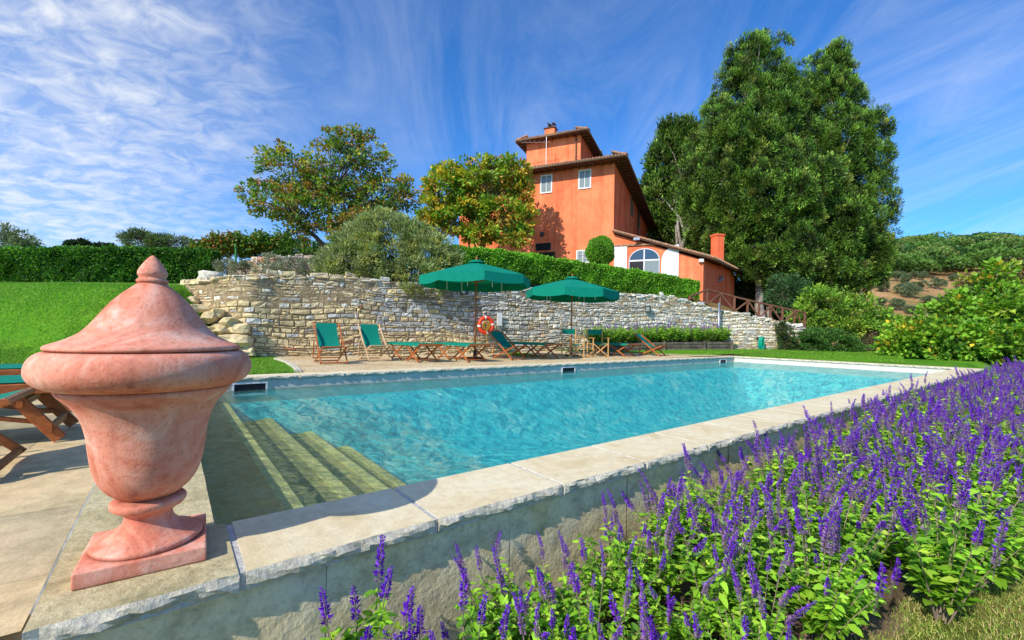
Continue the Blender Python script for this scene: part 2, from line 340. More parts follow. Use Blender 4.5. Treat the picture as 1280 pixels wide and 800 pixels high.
# ---------------------------------------------------------------- foliage helpers
def unit(a): return a/np.maximum(np.linalg.norm(a, axis=-1, keepdims=True), 1e-9)
def leaves(name, c, d, n, L, W, col, parent=None, matl=None, fold=.18, m=None):
    """diamond leaves: c centre base, d axis, n normal"""
    k = len(c); d = unit(d); sd = unit(np.cross(d, n)); nn = np.cross(sd, d)
    L = np.broadcast_to(np.asarray(L, float).reshape(-1, 1), (k, 1)); W = np.broadcast_to(np.asarray(W, float).reshape(-1, 1), (k, 1))
    V = np.stack([c, c+d*L*.45+sd*W*.5+nn*W*fold, c+d*L, c+d*L*.45-sd*W*.5+nn*W*fold], 1).reshape(-1, 3)
    Q = np.arange(k*4).reshape(-1, 4)
    cc = np.repeat(np.clip(col, 0.002, 1), 4, 0)
    return nmesh(name, V, Q, cc, matl or M['leaf'], parent)
def crown(seed, blobs, ncl, per, cr, L, W, pal, weights=None, shell=.62, up=.25, out=.8, dark=.45, jit=.25, flat=.7, rmax=1.0, fb=.75, fc=.3):
    g = np.random.default_rng(seed); B = np.array(blobs, float)
    vol = (B[:, 3]*B[:, 4]*B[:, 5])**.67; pb = vol/vol.sum()
    bi = g.choice(len(B), ncl, p=pb); dr = unit(g.normal(size=(ncl, 3)))
    rr = shell+(rmax-shell)*g.random((ncl, 1))**(.6 if rmax <= 1 else 1.1)
    cc = B[bi, :3]+dr*B[bi, 3:]*rr
    # drop clumps buried inside other blobs
    keep = np.ones(ncl, bool)
    for j in range(len(B)):
        q = (((cc-B[j, :3])/B[j, 3:])**2).sum(1) < (.45**2)
        keep &= ~(q & (bi != j))
    cc = cc[keep]; dr = dr[keep]; ncl = len(cc)
    pal = np.array(pal); w = np.array(weights, float)/sum(weights) if weights else None
    ci = g.choice(len(pal), ncl, p=w); cb = 1+jit*(g.random(ncl)-.5)*2
    off = g.normal(size=(ncl, per, 3)); off *= (g.random((ncl, per, 1))**.4)/np.maximum(np.linalg.norm(off, axis=2, keepdims=True), 1e-6)
    off *= np.array([1, 1, flat])*cr*(.6+.8*g.random((ncl, 1, 1)))
    P = cc[:, None]+off
    od = dr[:, None]*out+unit(off)*.6+np.array([0, 0, up])+g.normal(size=off.shape)*.45
    nr = g.normal(size=off.shape)*.7+dr[:, None]*.6+np.array([0, 0, .5])
    mix = g.random((ncl, per)) < .22
    cidx = np.where(mix, g.choice(len(pal), (ncl, per), p=w), ci[:, None])
    inner = ((off*dr[:, None]).sum(2)/cr); f = np.clip(fb+fc*inner, dark, 1.3)*cb[:, None]*(1+.3*(g.random((ncl, per))-.5))  # painted shade: leaf colour darkens towards the hollow side of each clump
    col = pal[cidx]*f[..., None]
    s = (.7+.6*g.random(ncl*per))
    return P.reshape(-1, 3), od.reshape(-1, 3), nr.reshape(-1, 3), L*s, W*s, col.reshape(-1, 3), cc
def roughen(bl, seed, k=9, f=(.22, .38), shrink=.9):
    g = random.Random(seed); out = [(b[0], b[1], b[2], b[3]*shrink, b[4]*shrink, b[5]*shrink) for b in bl]
    for b in bl:
        for _ in range(k):
            v = Vector((g.gauss(0, 1), g.gauss(0, 1)-.5, g.gauss(0, 1))).normalized(); r = g.uniform(*f); m = (b[3]+b[4]+b[5])/3*r
            out.append((b[0]+v.x*b[3]*.86, b[1]+v.y*b[4]*.86, b[2]+v.z*b[5]*.86, m, m, m*g.uniform(1.0, 1.7)))
    return out
def away(bl, k): return [(b[0]*k, b[1]*k, HC+(b[2]-HC)*k, b[3]*k, b[4]*k, b[5]*k) for b in bl]
def limb(mb, a, b, r0, r1, rg, bend=.12, n=6, seg=7):
    a = Vector(a); b = Vector(b); L = (b-a).length; pts = []
    o1 = Vector((rg.uniform(-1, 1), rg.uniform(-1, 1), rg.uniform(-.2, 1)))*L*bend
    for i in range(n):
        t = i/(n-1); pts.append(a.lerp(b, t)+o1*math.sin(math.pi*t)+Vector((rg.uniform(-1, 1), rg.uniform(-1, 1), rg.uniform(-1, 1)))*L*.02*(0 < i < n-1))
    mb.tube(pts, [r0+(r1-r0)*(i/(n-1))**.7 for i in range(n)], seg)
def tree(name, label, base, blobs, seed, ncl, per, cr, L, W, pal, trunk_r, trunk_top, nl=26, weights=None, bark='bark', group=None, trunks=None, cat='tree', **kw):
    """blobs are in world coordinates; everything is stored relative to the base"""
    base = Vector(base); t = thing(name, label, cat, base, 0, group)
    bl = [(b[0]-base.x, b[1]-base.y, b[2]-base.z, b[3], b[4], b[5]) for b in blobs]
    P, od, nr, LL, WW, col, cc = crown(seed, bl, ncl, per, cr, L, W, pal, weights, **kw)
    rg = random.Random(seed); mb = MB()
    for (tx, ty, tr, th, lx, ly) in (trunks or [(0, 0, trunk_r, trunk_top, .2, .1)]):
        n = 8; pts = [Vector((tx+lx*(i/n)+.04*th*math.sin(i*1.3+seed)*.3, ty+ly*(i/n), th*i/n-.15)) for i in range(n+1)]
        mb.tube(pts, [tr*(1.35 if i == 0 else 1-.45*i/n) for i in range(n+1)], 10)
        tp = pts[-1]; mids = []
        for k in range(5):
            c = cc[rg.randrange(len(cc))]; q = tp.lerp(Vector(c), .5); limb(mb, pts[rg.randint(4, n)], q, tr*.5, tr*.22, rg); mids.append(q)
        for k in range(nl):
            c = Vector(cc[rg.randrange(len(cc))]); q = min(mids, key=lambda m_: (m_-c).length); limb(mb, q, c, tr*.22, .012, rg, n=5, seg=5)
    mb.build('trunk', M[bark], t, smooth=True)
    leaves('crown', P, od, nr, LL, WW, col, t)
    return t

# ================================================================ TERRAIN
def interp(tab, x):
    if x <= tab[0][0]: return tab[0][1]
    for (a, b), (c, d) in zip(tab, tab[1:]):
        if x <= c: return b+(d-b)*(x-a)/(c-a)
    return tab[-1][1]
def sm(t): t = max(0., min(1., t)); return t*t*(3-2*t)
WY = [(ang(p), y) for p, y in [(205, 12.9), (222, 12.6), (260, 12.25), (312, 12.2), (340, 12.6), (420, 13.5), (500, 14.6), (595, 16.0), (700, 18.2), (800, 20.2), (900, 22), (1003, 22.4)]]
WT = [(ang(p), at(p, y, interp(WY, ang(p))).z) for p, y in [(205, 359), (222, 356), (250, 349), (285, 345), (440, 346), (480, 351), (540, 359), (600, 361), (650, 360), (700, 366), (780, 367), (840, 371), (890, 385), (920, 391), (960, 399), (1003, 408)]]
def lawn_z(x, y):
    t = (y-6.3)/11.5*sm((-x-6.4)/5.0)
    z1 = 2.45*sm(t) if t > 0 else 0
    z2 = 2.35*sm((-x-7.0)/3.0)*sm((y-8.5)/3.2)*(sm((x/y+1.75)/.95) if y > 5 else 0)
    z = max(z1, z2)
    if y > 2: z = min(z, .72+.102*y)
    if y > 5: z *= 1-sm((x/y-ang(312))/.04)
    if x > 0: z += .15*sm((y-14)/7)
    return z-.012
def lawn_patch(mb, t0, t1, nt, s0, s1, ns, zf=None, cut=True):
    idx = {}
    for i in range(nt+1):
        for j in range(ns+1):
            p = pool(t0+(t1-t0)*i/nt, s0+(s1-s0)*j/ns); z = (zf or lawn_z)(p.x, p.y)
            idx[i, j] = len(mb.v); mb.v.append((p.x, p.y, z)); mb.c.append((1, 1, 1))
    for i in range(nt):
        for j in range(ns):
            p = pool(t0+(t1-t0)*(i+.5)/nt, s0+(s1-s0)*(j+.5)/ns)
            if p.y < 1: continue_ = False
            a = p.x/max(p.y, .1)
            if cut and p.y > 5 and -.74 < a < .66 and p.y > interp(WY, a)+.6: continue
            mb.f.append((idx[i, j], idx[i+1, j], idx[i+1, j+1], idx[i, j+1])); mb.m.append(0)
mb = MB()
lawn_patch(mb, -60, 26, 172, 6.6, 50, 90)
tag(mb.build('lawn', M['lawn'], smooth=True), kind='structure')
mb = MB(); lawn_patch(mb, -60, -9, 40, -20, 6.6, 20, cut=False)
tag(mb.build('lawn', M['lawn'], smooth=True), kind='structure')
mb = MB(); lawn_patch(mb, PL+.455, 26, 16, -3, 6.6, 24, zf=lambda x, y: -.012-.62*sm((.3-((x-O.x)*N.x+(y-O.y)*N.y))/1.1), cut=False)
tag(mb.build('lawn', M['lawn'], smooth=True), kind='structure')
# garden ground in front of the raised pool
mb = MB(); rows = []
for i in range(60):
    s = -CW-.0-(i/59)**2*45; rows.append([pool(-30+t*1.2, s, -.62-.5*sm((-s-4)/30)+.012*math.sin(t*2.1+i)) for t in range(86)])
mb.grid(rows, flip=True); tag(mb.build('ground', M['meadow'], smooth=True), kind='structure')
mb = MB(); rows = []
for i in range(9):
    rows.append([pool(-.1+t*.25, -CW-i*.165*(1+.12*math.sin(t*.7))*min(.92, .60+.07*t*.25*1.0), -.585+.01*math.sin(t*1.7+i*2)+.008*math.sin(t*3.1-i)-(.035 if i == 8 else 0)) for t in range(100)])
mb.grid(rows, flip=True); tag(mb.build('soil', M['soil'], smooth=True), kind='structure')
# gravel apron
gp = [gnd(373, 464.5), gnd(368, 459), gnd(358, 453), gnd(345, 449)]
for px in range(345, 760, 15):
    a = ang(px); Y = interp(WY, a)-.02; gp.append(Vector((a*Y, Y, 0)))
gp += [gnd(770, 443), gnd(820, 443.5), gnd(880, 445), gnd(905, 446.0)]
farline = [pool(t, PW+.40) for t in np.linspace(15.2, 1.85, 12)]
gp += farline
cen = Vector((sum(p.x for p in gp)/len(gp), sum(p.y for p in gp)/len(gp), 0))
mb = MB(); mb.add([(p.x, p.y, -.006+(.14*sm((p.y-14)/7) if p.x > 0 else 0)) for p in gp], [tuple(range(len(gp)))][:1])
me_o = mb.build('gravel', M['gravel']); tag(me_o, kind='structure')
bm = bmesh.new(); bm.from_mesh(me_o.data); bmesh.ops.triangulate(bm, faces=bm.faces); bmesh.ops.recalc_face_normals(bm, faces=bm.faces); bm.to_mesh(me_o.data); bm.free()
mb = MB()
for a, b in zip(gp[:4], gp[1:4]): mb.bar(a+Vector((0, 0, .005)), b+Vector((0, 0, .005)), .12, .06)
tag(mb.build('kerb', M['coping_edge']), 'low curved stone kerb between the lawn and the gravel under the wall', 'kerb')
# paving
mb = MB(); rows = [[pool(-9+t*(9-CW)/12, -CW+.045+s*(6.66+CW-.045)/10, -.014) for t in range(13)] for s in range(11)]
mb.grid(rows); tag(mb.build('paving', M['paving']), kind='structure')
# upper terrace behind the retaining wall
def terrace_z(a, Y):
    z = 2.55+.018*max(0, Y-14)
    k = sm((a-.44)/.13); z = z*(1-k)+1.85*k
    k = sm((a-.57)/.2); z = z*(1-k)+0.3*k
    return z
mb = MB(); rows = []
rad = [.12, .5, 1.2, 2.5, 4, 7, 11, 16, 24, 40, 70]
for k, dr in enumerate(rad):
    row = []
    for i in range(106):
        a = ang(205)+(ang(1010)-ang(205))*i/105; Yw = interp(WY, a); Y = Yw+dr; zw = interp(WT, a)
        b = sm((dr-.3)/3.5); z = (zw-.09)*(1-b)+terrace_z(a, Y)*b
        if a < -.70: z = z*(1-sm((-a-.70)/.08))+max(lawn_z(a*Y, Y), 0)*sm((-a-.70)/.08)
        row.append((a*Y, Y, z+.02*math.sin(i*1.9+k)))
    rows.append(row)
mb.grid(rows); tag(mb.build('terrace', M['bank'], smooth=True), kind='structure')
def ground_z(a, Y):
    Yw = interp(WY, a); dr = Y-Yw; zw = interp(WT, a); b = sm((dr-.3)/3.5); return (zw-.09)*(1-b)+terrace_z(a, Y)*b
HT = [(20, -.7), (30, -1.6), (45, -3.2), (70, -1), (100, 6), (140, 20), (180, 31), (230, 45), (300, 52), (480, 30), (900, 0), (2500, 0)]
def hill_z(a, Y):
    k = sm((a-.38)/.25); z = interp(HT, Y)
    w = math.sin(a*9+Y*.02)*1.5+math.sin(a*21+1+Y*.05)*.7
    z += w*sm((Y-60)/80)
    return z*k+(-.4-min(12, Y*.03))*(1-k)
mb = MB(); rows = []
Ys = [23, 27, 32, 38, 45, 55, 65, 78, 90, 105, 120, 135, 150, 165, 180, 200, 220, 240, 270, 300, 360, 480, 650, 900, 1500, 2500]
for Y in Ys: rows.append([(a*Y, Y, hill_z(a, Y)) for a in np.linspace(-2.6, 3.2, 150)])
mb.grid(rows); tag(mb.build('hillside', M['hill'], smooth=True), kind='structure')

# ================================================================ POOL
pl = thing('swimming_pool', 'long raised swimming pool with pale stone coping and turquoise water', 'swimming pool', pool(0, 0), YAW)
rs = random.Random(3)
def slab(t0, t1, s0, s1, rough, name='coping_stone', zt=0, th=.066, old=False):
    """local pool coordinates; rough: set of sides 's0','s1','t0','t1' left with a split face"""
    g = .010; t0 += g; t1 -= g; step = .03
    P = []
    def side(a, b, key):
        n = max(2, int((Vector(b)-Vector(a)).length/(step if key in rough else .25)))
        for i in range(n):
            q = Vector(a).lerp(Vector(b), i/n); P.append((q.x, q.y, key if (0 < i) else None, key))
    side((t0, s0), (t1, s0), 's0'); side((t1, s0), (t1, s1), 't1'); side((t1, s1), (t0, s1), 's1'); side((t0, s1), (t0, s0), 't0')
    od = {'s0': (0, -1), 's1': (0, 1), 't0': (-1, 0), 't1': (1, 0)}
    zs = [0, -.010, -.026, -.044, -th]; m = MB(); n = len(P)
    ph = rs.random()*10; rings = []
    chip = [rs.gauss(0, 1) for _ in range(n*5)]
    for k, z in enumerate(zs):
        ring = []
        for i, (x, y, key, side_) in enumerate(P):
            o = 0; dz = 0
            if side_ in rough:
                fac = [-.004, .004, .010, .004, -.018][k]
                # broad conchoidal scallops + small chips
                sc = math.sin((x+y)*17+ph+k*.9)*.006+math.sin((x-y)*43+ph*2-k*1.7)*.004
                o = fac+(sc if k else sc*.35)+chip[i*5+k]*(.0035 if k else .0012); dz = chip[(i*5+k*7) % len(chip)]*.0022*(k in (1, 2, 3))
                if key is None: o *= .3
            elif k == 0: o = -.002
            ox, oy = od[side_]; ring.append((x+ox*o, y+oy*o, zt+z+dz))
        rings.append(ring)
    vs = [p for r in rings for p in r]
    m.add(vs, [tuple(range(n))], mi=0)
    m.f += [(k*n+i, (k+1)*n+i, (k+1)*n+(i+1) % n, k*n+(i+1) % n) for k in range(4) for i in range(n)]; m.m += [1]*(4*n)
    m.f.append(tuple(4*n+i for i in range(n-1, -1, -1))); m.m.append(1)
    return m.build(name, [M['coping_old'] if old else M['coping'], M['coping_edge']], pl)
jt = [.035]
while jt[-1] < PL-.3: jt.append(jt[-1]+rs.uniform(.68, .80))
jt[-1] = PL
slab(-CW, .035, -CW, 0, {'s0'}, old=True)
for a, b in zip(jt, jt[1:]): slab(a, b, -CW, 0, {'s0'})
slab(PL, PL+.457, -CW, 0, {'s0', 't1'})
t = -CW
while t < PL+.4:
    u = min(PL+.457, t+rs.uniform(.8, 1.15))
    slab(t, u, PW, PW+.44, {'s0'}); t = u
s = 0
while s < PW-.05:
    u = s+.77
    if PW-u < .4: u = PW
    # left and right rows run the short way
    m_ = slab(-CW, 0, s+.004, u-.004, set(), old=True); m2 = slab(PL, PL+.457, s+.004, u-.004, {'t0'}); s = u
mj = MB()
mj.box(PL/2, -CW/2, -.034, PL+2*CW-.04, CW-.022, .058); mj.box(PL/2, PW+.22, -.0345, PL+2*CW-.06, .40, .058)
mj.box(-CW/2, PW/2, -.035, CW-.02, PW-.05, .058); mj.box(PL+.228, PW/2, -.032, .40, PW, .05); mj.build('joint_mortar', M['joint'], pl)
WZ = -.21
def pbox(name, m, t0, t1, s0, s1, z0, z1): return MB().box((t0+t1)/2, (s0+s1)/2, (z0+z1)/2, t1-t0, s1-s0, z1-z0).build(name, m, pl)
TOPW = -.068
pbox('pool_wall', M['render_wall'], -.35, PL+.35, PW+.03, PW+.35, -.42, TOPW)
pbox('pool_wall', M['render_wall'], -.35, PL+.35, -.33, -.03, -.42, TOPW)
pbox('pool_wall', M['render_wall'], -.35, -.03, -.03, PW+.03, -.42, TOPW)
pbox('pool_wall', M['end_wall'], PL+.03, PL+.35, -.03, PW+.03, -.42, TOPW)
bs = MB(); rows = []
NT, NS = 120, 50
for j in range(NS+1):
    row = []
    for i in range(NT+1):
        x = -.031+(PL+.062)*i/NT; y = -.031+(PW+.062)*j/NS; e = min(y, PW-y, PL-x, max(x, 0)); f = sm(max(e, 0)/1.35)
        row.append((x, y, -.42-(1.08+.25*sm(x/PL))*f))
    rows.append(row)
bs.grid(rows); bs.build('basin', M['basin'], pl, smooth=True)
for i, (t0, t1, z) in enumerate([(-.03, .56, -.40), (.563, 1.12, -.64), (1.123, 1.68, -.88), (1.683, 2.2, -1.14)]):
    so = pbox('step', M['step'] if i else M['step_top'], t0, t1, -.028, PW+.028, -1.6, z)
    MB().box(t1-.06, PW/2, z+.006, .115, PW, .008).build('step_edge', M['nosing'], so)
def skimmer(px):
    a = ang(px); tt = None
    for k in range(2000):
        p = pool(k*.01, PW)
        if p.x/p.y >= a: tt = k*.01; break
    e = MB()
    for (x, z, w, h) in ((0, -.098, .50, .025), (0, -.285, .50, .03), (-.237, -.19, .025, .16), (.237, -.19, .025, .16)): e.box(tt+x, PW+.022, z, w, .035, h)
    sk = e.build('skimmer', M['white'], pl); MB().box(tt, PW+.027, -.19, .45, .008, .158).build('skimmer_mouth', M['black'], sk)
for px in (314, 712, 905): skimmer(px)
mw = MB(); rows = [[(x*PL*1.0/40-.0+(-.029 if x == 0 else (.029 if x == 40 else 0)), y*PW/14+(-.029 if y == 0 else (.029 if y == 14 else 0)), WZ) for x in range(41)] for y in range(15)]
mw.grid(rows); wo = mw.build('water', M['water'], smooth=True); wo.location = O; wo.rotation_euler = (0, 0, YAW); tag(wo, kind='structure')
# facing wall below the coping, on the garden side
fw = thing('garden_wall', 'low wall of split stone slabs carrying the pool coping above the flower bed', 'wall', pool(0, 0), YAW)
t = -8.6
while t < PL+.42:
    u = min(PL+.43, t+rs.uniform(.62, 1.0)); off = rs.uniform(-.004, .006)
    n = 10; rows = []
    for k in range(6):
        z = TOPW-.0+(-.62-TOPW-.05)*k/5
        rows.append([(t+.0015+(u-t-.003)*i/n, -CW+.045-off*.5+rs.uniform(-.004, .004)*(0 < i < n), z) for i in range(n+1)])
    MB().grid(rows, flip=False).build('facing_slab', M['facing'], fw, smooth=True); t = u
MB().box(PL/2-4.1, -CW+.151, -.37, PL+8.9, .2, .6).build('wall_core', M['facing'], fw)
MB().box(-4.77, -CW+.15, -.05, 8.2, .26, .06).build('paving_edge', M['coping_edge'], fw)

# ================================================================ URN
uc = Vector((-1.268, 1.552, 0))
ur = thing('garden_urn', 'large weathered terracotta urn with pointed lid on the pool corner', 'urn', uc, R(35))
def smooth_prof(p, it=2):
    for _ in range(it):
        q = [p[0]]
        for a, b in zip(p, p[1:]): q += [(a[0]*.75+b[0]*.25, a[1]*.75+b[1]*.25), (a[0]*.25+b[0]*.75, a[1]*.25+b[1]*.75)]
        q.append(p[-1]); p = q
    return p
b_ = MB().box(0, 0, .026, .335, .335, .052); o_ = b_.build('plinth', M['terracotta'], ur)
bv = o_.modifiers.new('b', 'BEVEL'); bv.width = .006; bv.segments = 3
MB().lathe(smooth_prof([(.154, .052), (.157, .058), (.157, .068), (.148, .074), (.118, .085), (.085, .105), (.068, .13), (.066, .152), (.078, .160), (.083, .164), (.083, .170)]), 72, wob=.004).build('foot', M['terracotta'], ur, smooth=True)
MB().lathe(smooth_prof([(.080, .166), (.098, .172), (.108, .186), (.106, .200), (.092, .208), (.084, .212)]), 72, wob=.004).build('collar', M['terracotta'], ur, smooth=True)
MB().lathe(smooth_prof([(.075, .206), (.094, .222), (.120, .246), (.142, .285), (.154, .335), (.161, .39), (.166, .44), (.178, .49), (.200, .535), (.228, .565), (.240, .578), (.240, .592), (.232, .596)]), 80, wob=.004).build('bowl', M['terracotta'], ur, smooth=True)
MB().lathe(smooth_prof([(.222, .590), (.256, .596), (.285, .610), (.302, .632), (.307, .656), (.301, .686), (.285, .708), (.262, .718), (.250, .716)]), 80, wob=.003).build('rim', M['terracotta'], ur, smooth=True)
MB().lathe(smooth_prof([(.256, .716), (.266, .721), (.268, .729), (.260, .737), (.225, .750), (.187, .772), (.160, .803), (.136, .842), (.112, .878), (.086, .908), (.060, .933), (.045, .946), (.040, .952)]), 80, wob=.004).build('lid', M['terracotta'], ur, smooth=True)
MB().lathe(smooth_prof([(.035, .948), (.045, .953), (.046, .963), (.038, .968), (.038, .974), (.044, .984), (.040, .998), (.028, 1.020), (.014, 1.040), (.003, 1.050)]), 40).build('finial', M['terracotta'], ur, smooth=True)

# ================================================================ RETAINING WALL OF STACKED STONES
embed = lambda x, y, z: .66+.34*sm((1.5-z)/.25+sm((x/y-ang(430))/.08)*3)
def stone_wall(name, label, pathf, n_s, topf, basef, colf, seed, wmin, wmax, hmin, hmax, depth=.05, cat='wall'):
    """pathf(u)->(x,y) for u in 0..1"""
    g = random.Random(seed); pts = [pathf(i/n_s) for i in range(n_s+1)]
    S = [0]
    for a, b in zip(pts, pts[1:]): S.append(S[-1]+math.hypot(b[0]-a[0], b[1]-a[1]))
    Lt = S[-1]
    def pos(s):
        s = max(0, min(Lt-1e-6, s)); i = 0
        import bisect
        i = min(len(S)-2, max(0, bisect.bisect_right(S, s)-1)); f = (s-S[i])/(S[i+1]-S[i]); a, b = pts[i], pts[i+1]
        x, y = a[0]+(b[0]-a[0])*f, a[1]+(b[1]-a[1])*f; dx, dy = b[0]-a[0], b[1]-a[1]; l = math.hypot(dx, dy)
        return x, y, dy/l, -dx/l
    mb = MB(); zb = min(basef(*pos(s)[:2]) for s in np.linspace(0, Lt, 60))-.15; ztop = max(topf(*pos(s)[:2]) for s in np.linspace(0, Lt, 60))
    z = zb
    wob = lambda s, z: .05*math.sin(s*.9+z*2)+.03*math.sin(s*2.3+z)
    while z < ztop+.1:
        h = g.uniform(hmin, hmax); s = -g.random()*.2
        while s < Lt:
            w = g.uniform(wmin, wmax)*(1.5 if g.random() < .12 else 1); sub = 2 if (g.random() < .22 and h > .13) else 1
            for q in range(sub):
                z0 = z+h*q/sub; z1 = z+h*(q+1)/sub; sc = s+w/2
                if not (0 < sc < Lt): continue
                x, y, nx, ny = pos(sc); tz = topf(x, y); bz = basef(x, y)
                if z0+wob(sc, z0) > tz-.02+g.uniform(-.05, .04) or z1 < bz-.15: continue
                pr = depth*g.uniform(.4, 1.25); tilt = g.uniform(-.03, .03); gap = .004; pr *= embed(x, y, z0)
                col = colf(x, y, (z0+z1)/2, g); ew = g.uniform(.012, .026); nx_, nz_ = 5, 4; vs = []
                cj = [(g.uniform(-.02, .02), g.uniform(-.018, .018)) for _ in range(4)]
                for jz in range(nz_+1):
                    for ix in range(nx_+1):
                        fx, fz = (0, ew/w, .36, .64, 1-ew/w, 1)[ix], (0, ew/h, .5, 1-ew/h, 1)[jz]
                        if fx == .36 or fx == .64 or fz == .5: pass
                        ox = sum(c[0]*wt for c, wt in zip(cj, ((1-fx)*(1-fz), fx*(1-fz), fx*fz, (1-fx)*fz)))
                        oz = sum(c[1]*wt for c, wt in zip(cj, ((1-fx)*(1-fz), fx*(1-fz), fx*fz, (1-fx)*fz)))
                        ss = s+gap+(w-2*gap)*fx+ox; zz = z0+gap+(z1-z0-2*gap)*fz+oz+tilt*(fx-.5)
                        edge = min(ix, nx_-ix, jz, nz_-jz); corner = (ix in (0, nx_)) and (jz in (0, nz_))
                        o = -.03 if edge == 0 else pr*(.8 if edge == 1 else 1)+g.uniform(-.012, .012)
                        if corner: ss += (.5-fx)*.035; zz += (.5-fz)*.03
                        X, Yy, ax, ay = pos(ss); zz += wob(ss, z0)
                        vs.append((X+ax*o, Yy+ay*o, zz))
                k = nx_+1
                mb.add(vs, [(j*k+i, j*k+i+1, (j+1)*k+i+1, (j+1)*k+i) for j in range(nz_) for i in range(nx_)], col)
            s += w
        z += h
    root = thing(name, label, cat, (0, 0, 0))
    mb.build('stonework', M['stones'], root)
    bk = MB(); nk = 26; rows = [[] for _ in range(nk+2)]
    for s in np.linspace(0, Lt, int(Lt/.09)):
        x, y, nx, ny = pos(s); tz = topf(x, y)-.05+.03*math.sin(s*5)
        for k in range(nk+1):
            z = zb-.1+(tz-zb+.1)*k/nk; o = .055*(1-embed(x, y, z))*(.25+.75*g.random()+.5*math.sin(s*6)*math.sin(z*8+s))+.004
            rows[k].append((x+nx*o, y+ny*o, z))
        rows[nk+1].append((x-.45*nx, y-.45*ny, tz-.02))
    bk.grid(rows); bk.build('mortar_core', M['mortar'], root, smooth=True)
    # loose cap stones
    cp = MB(); s = .1
    while s < Lt-.2:
        w = g.uniform(.18, .5); x, y, nx, ny = pos(s+w/2); tz = topf(x, y)
        rock(cp, (x-.13*nx, y-.13*ny, tz-g.uniform(.02, .09)), (w*.55, .2, g.uniform(.04, .09)), math.atan2(-nx, ny), colf(x, y, tz, g), g); s += w*.95
    cp.build('cap_stones', M['stones'], root)
    return root
_ico = None
def rock(mb, c, r, rz, col, g, sub=2):
    global _ico
    if _ico is None:
        b = bmesh.new(); bmesh.ops.create_icosphere(b, subdivisions=2, radius=1); b.verts.index_update()
        _ico = ([v.co.copy() for v in b.verts], [tuple(v.index for v in f.verts) for f in b.faces]); b.free()
    ph = [g.uniform(0, 6) for _ in range(6)]; cs, sn = math.cos(rz), math.sin(rz); vs = []
    for v in _ico[0]:
        k = 1+.2*math.sin(v.x*3+ph[0])*math.sin(v.y*3.3+ph[1])+.16*math.sin(v.z*5+ph[2]+v.x*2)+g.uniform(-.10, .10)
        q = [math.copysign(abs(t)**.7, t) for t in v]; x, y, z = q[0]*k*r[0], q[1]*k*r[1], q[2]*k*r[2]
        vs.append((c[0]+x*cs-y*sn, c[1]+x*sn+y*cs, c[2]+z))
    mb.add(vs, _ico[1], col)
def wall_col(x, y, z, g):
    a = x/y; px = 640+F*a; v = g.uniform(.7, 1.25)
    pale = (.74, .69, .58); grey = (.56, .54, .50); yel = (.72, .57, .32); tan = (.60, .48, .31); dark = (.30, .27, .23)
    r = g.random()
    if px < 470:
        c = yel if (z < 1.45 or r < .2) else (tan if r < .75 else pale)
        if z < 1.45 and r > .85: c = grey
        if z < 1.45 and r < .04: c = (.5, .22, .13)
    elif px < 620:
        c = grey if (z > .8 and r < .75) else (tan if r < .55 else yel)
        if z > .8 and r > .9: c = dark
    else:
        c = pale if r < .6 else (grey if r < .85 else (tan if z > .5 else yel))
        if z < .5 and r < .4: c = tan
    j = g.uniform(-.03, .03)
    return tuple(max(.03, q*v+j*k) for q, k in zip(c, (1, .8, .5)))
def wpath(u):
    a = ang(205)+(ang(1003)-ang(205))*u; Y = interp(WY, a); return (a*Y, Y)
# smooth the plan a little
_raw = [wpath(i/200) for i in range(201)]
for _ in range(12): _raw = [_raw[0]]+[((_raw[i-1][0]+2*_raw[i][0]+_raw[i+1][0])/4, (_raw[i-1][1]+2*_raw[i][1]+_raw[i+1][1])/4) for i in range(1, 200)]+[_raw[-1]]
def wpath2(u): i = min(199, int(u*200)); f = u*200-i; a, b = _raw[i], _raw[i+1]; return (a[0]+(b[0]-a[0])*f, a[1]+(b[1]-a[1])*f)
MORT = 1
stone_wall('retaining_wall', 'long curving retaining wall of stacked rubble stones behind the loungers', wpath2, 200,
           lambda x, y: interp(WT, x/y), lambda x, y: max(-.05, lawn_z(x, y)), wall_col, 11, .10, .40, .06, .18, depth=.045)
# rocks at the wall's left end
g = random.Random(21); k = 0
RL = ['large yellow boulder half sunk in the lawn at the foot of the wall', 'jagged ochre rock on the grass slope beside the wall end']
for (px, py, Y, r) in [(296, 428, 11.9, .30), (276, 414, 11.95, .24), (286, 403, 12.0, .20), (262, 398, 12.0, .22), (300, 411, 12.05, .2), (250, 386, 12.1, .18), (272, 391, 12.1, .17), (308, 440, 11.9, .17), (284, 436, 11.7, .13), (240, 377, 12.2, .16), (262, 412, 11.8, .12)]:
    p = at(px, py, Y); m_ = MB(); rock(m_, (0, 0, 0), (r*1.25, r, r*.8), g.uniform(0, 3), tuple(q*g.uniform(.8, 1.1) for q in (.72, .56, .30)) if 0 else (lambda f: (.74*f, .58*f, .32*f))(g.uniform(.7, 1.1)), g)
    o_ = m_.build('rock', M['stones'], None); o_.location = p
    if k == 0: tag(o_, 'largest yellow boulder at the foot of the wall beside the lawn', 'rock', 'rocks tumbled at the end of the wall')
    else: tag(o_, 'ochre rock tumbled on the slope at the left end of the stone wall', 'rock', 'ochre rocks on the slope')
    k += 1
m_ = MB(); rock(m_, (0, 0, 0), (.32, .2, .16), .4, (.66, .62, .52), g); o_ = m_.build('rock', M['stones'], None, smooth=True); o_.location = at(264, 345, 13.2)
tag(o_, 'single pale rock lying on top of the bank beside the dark hedge', 'rock')
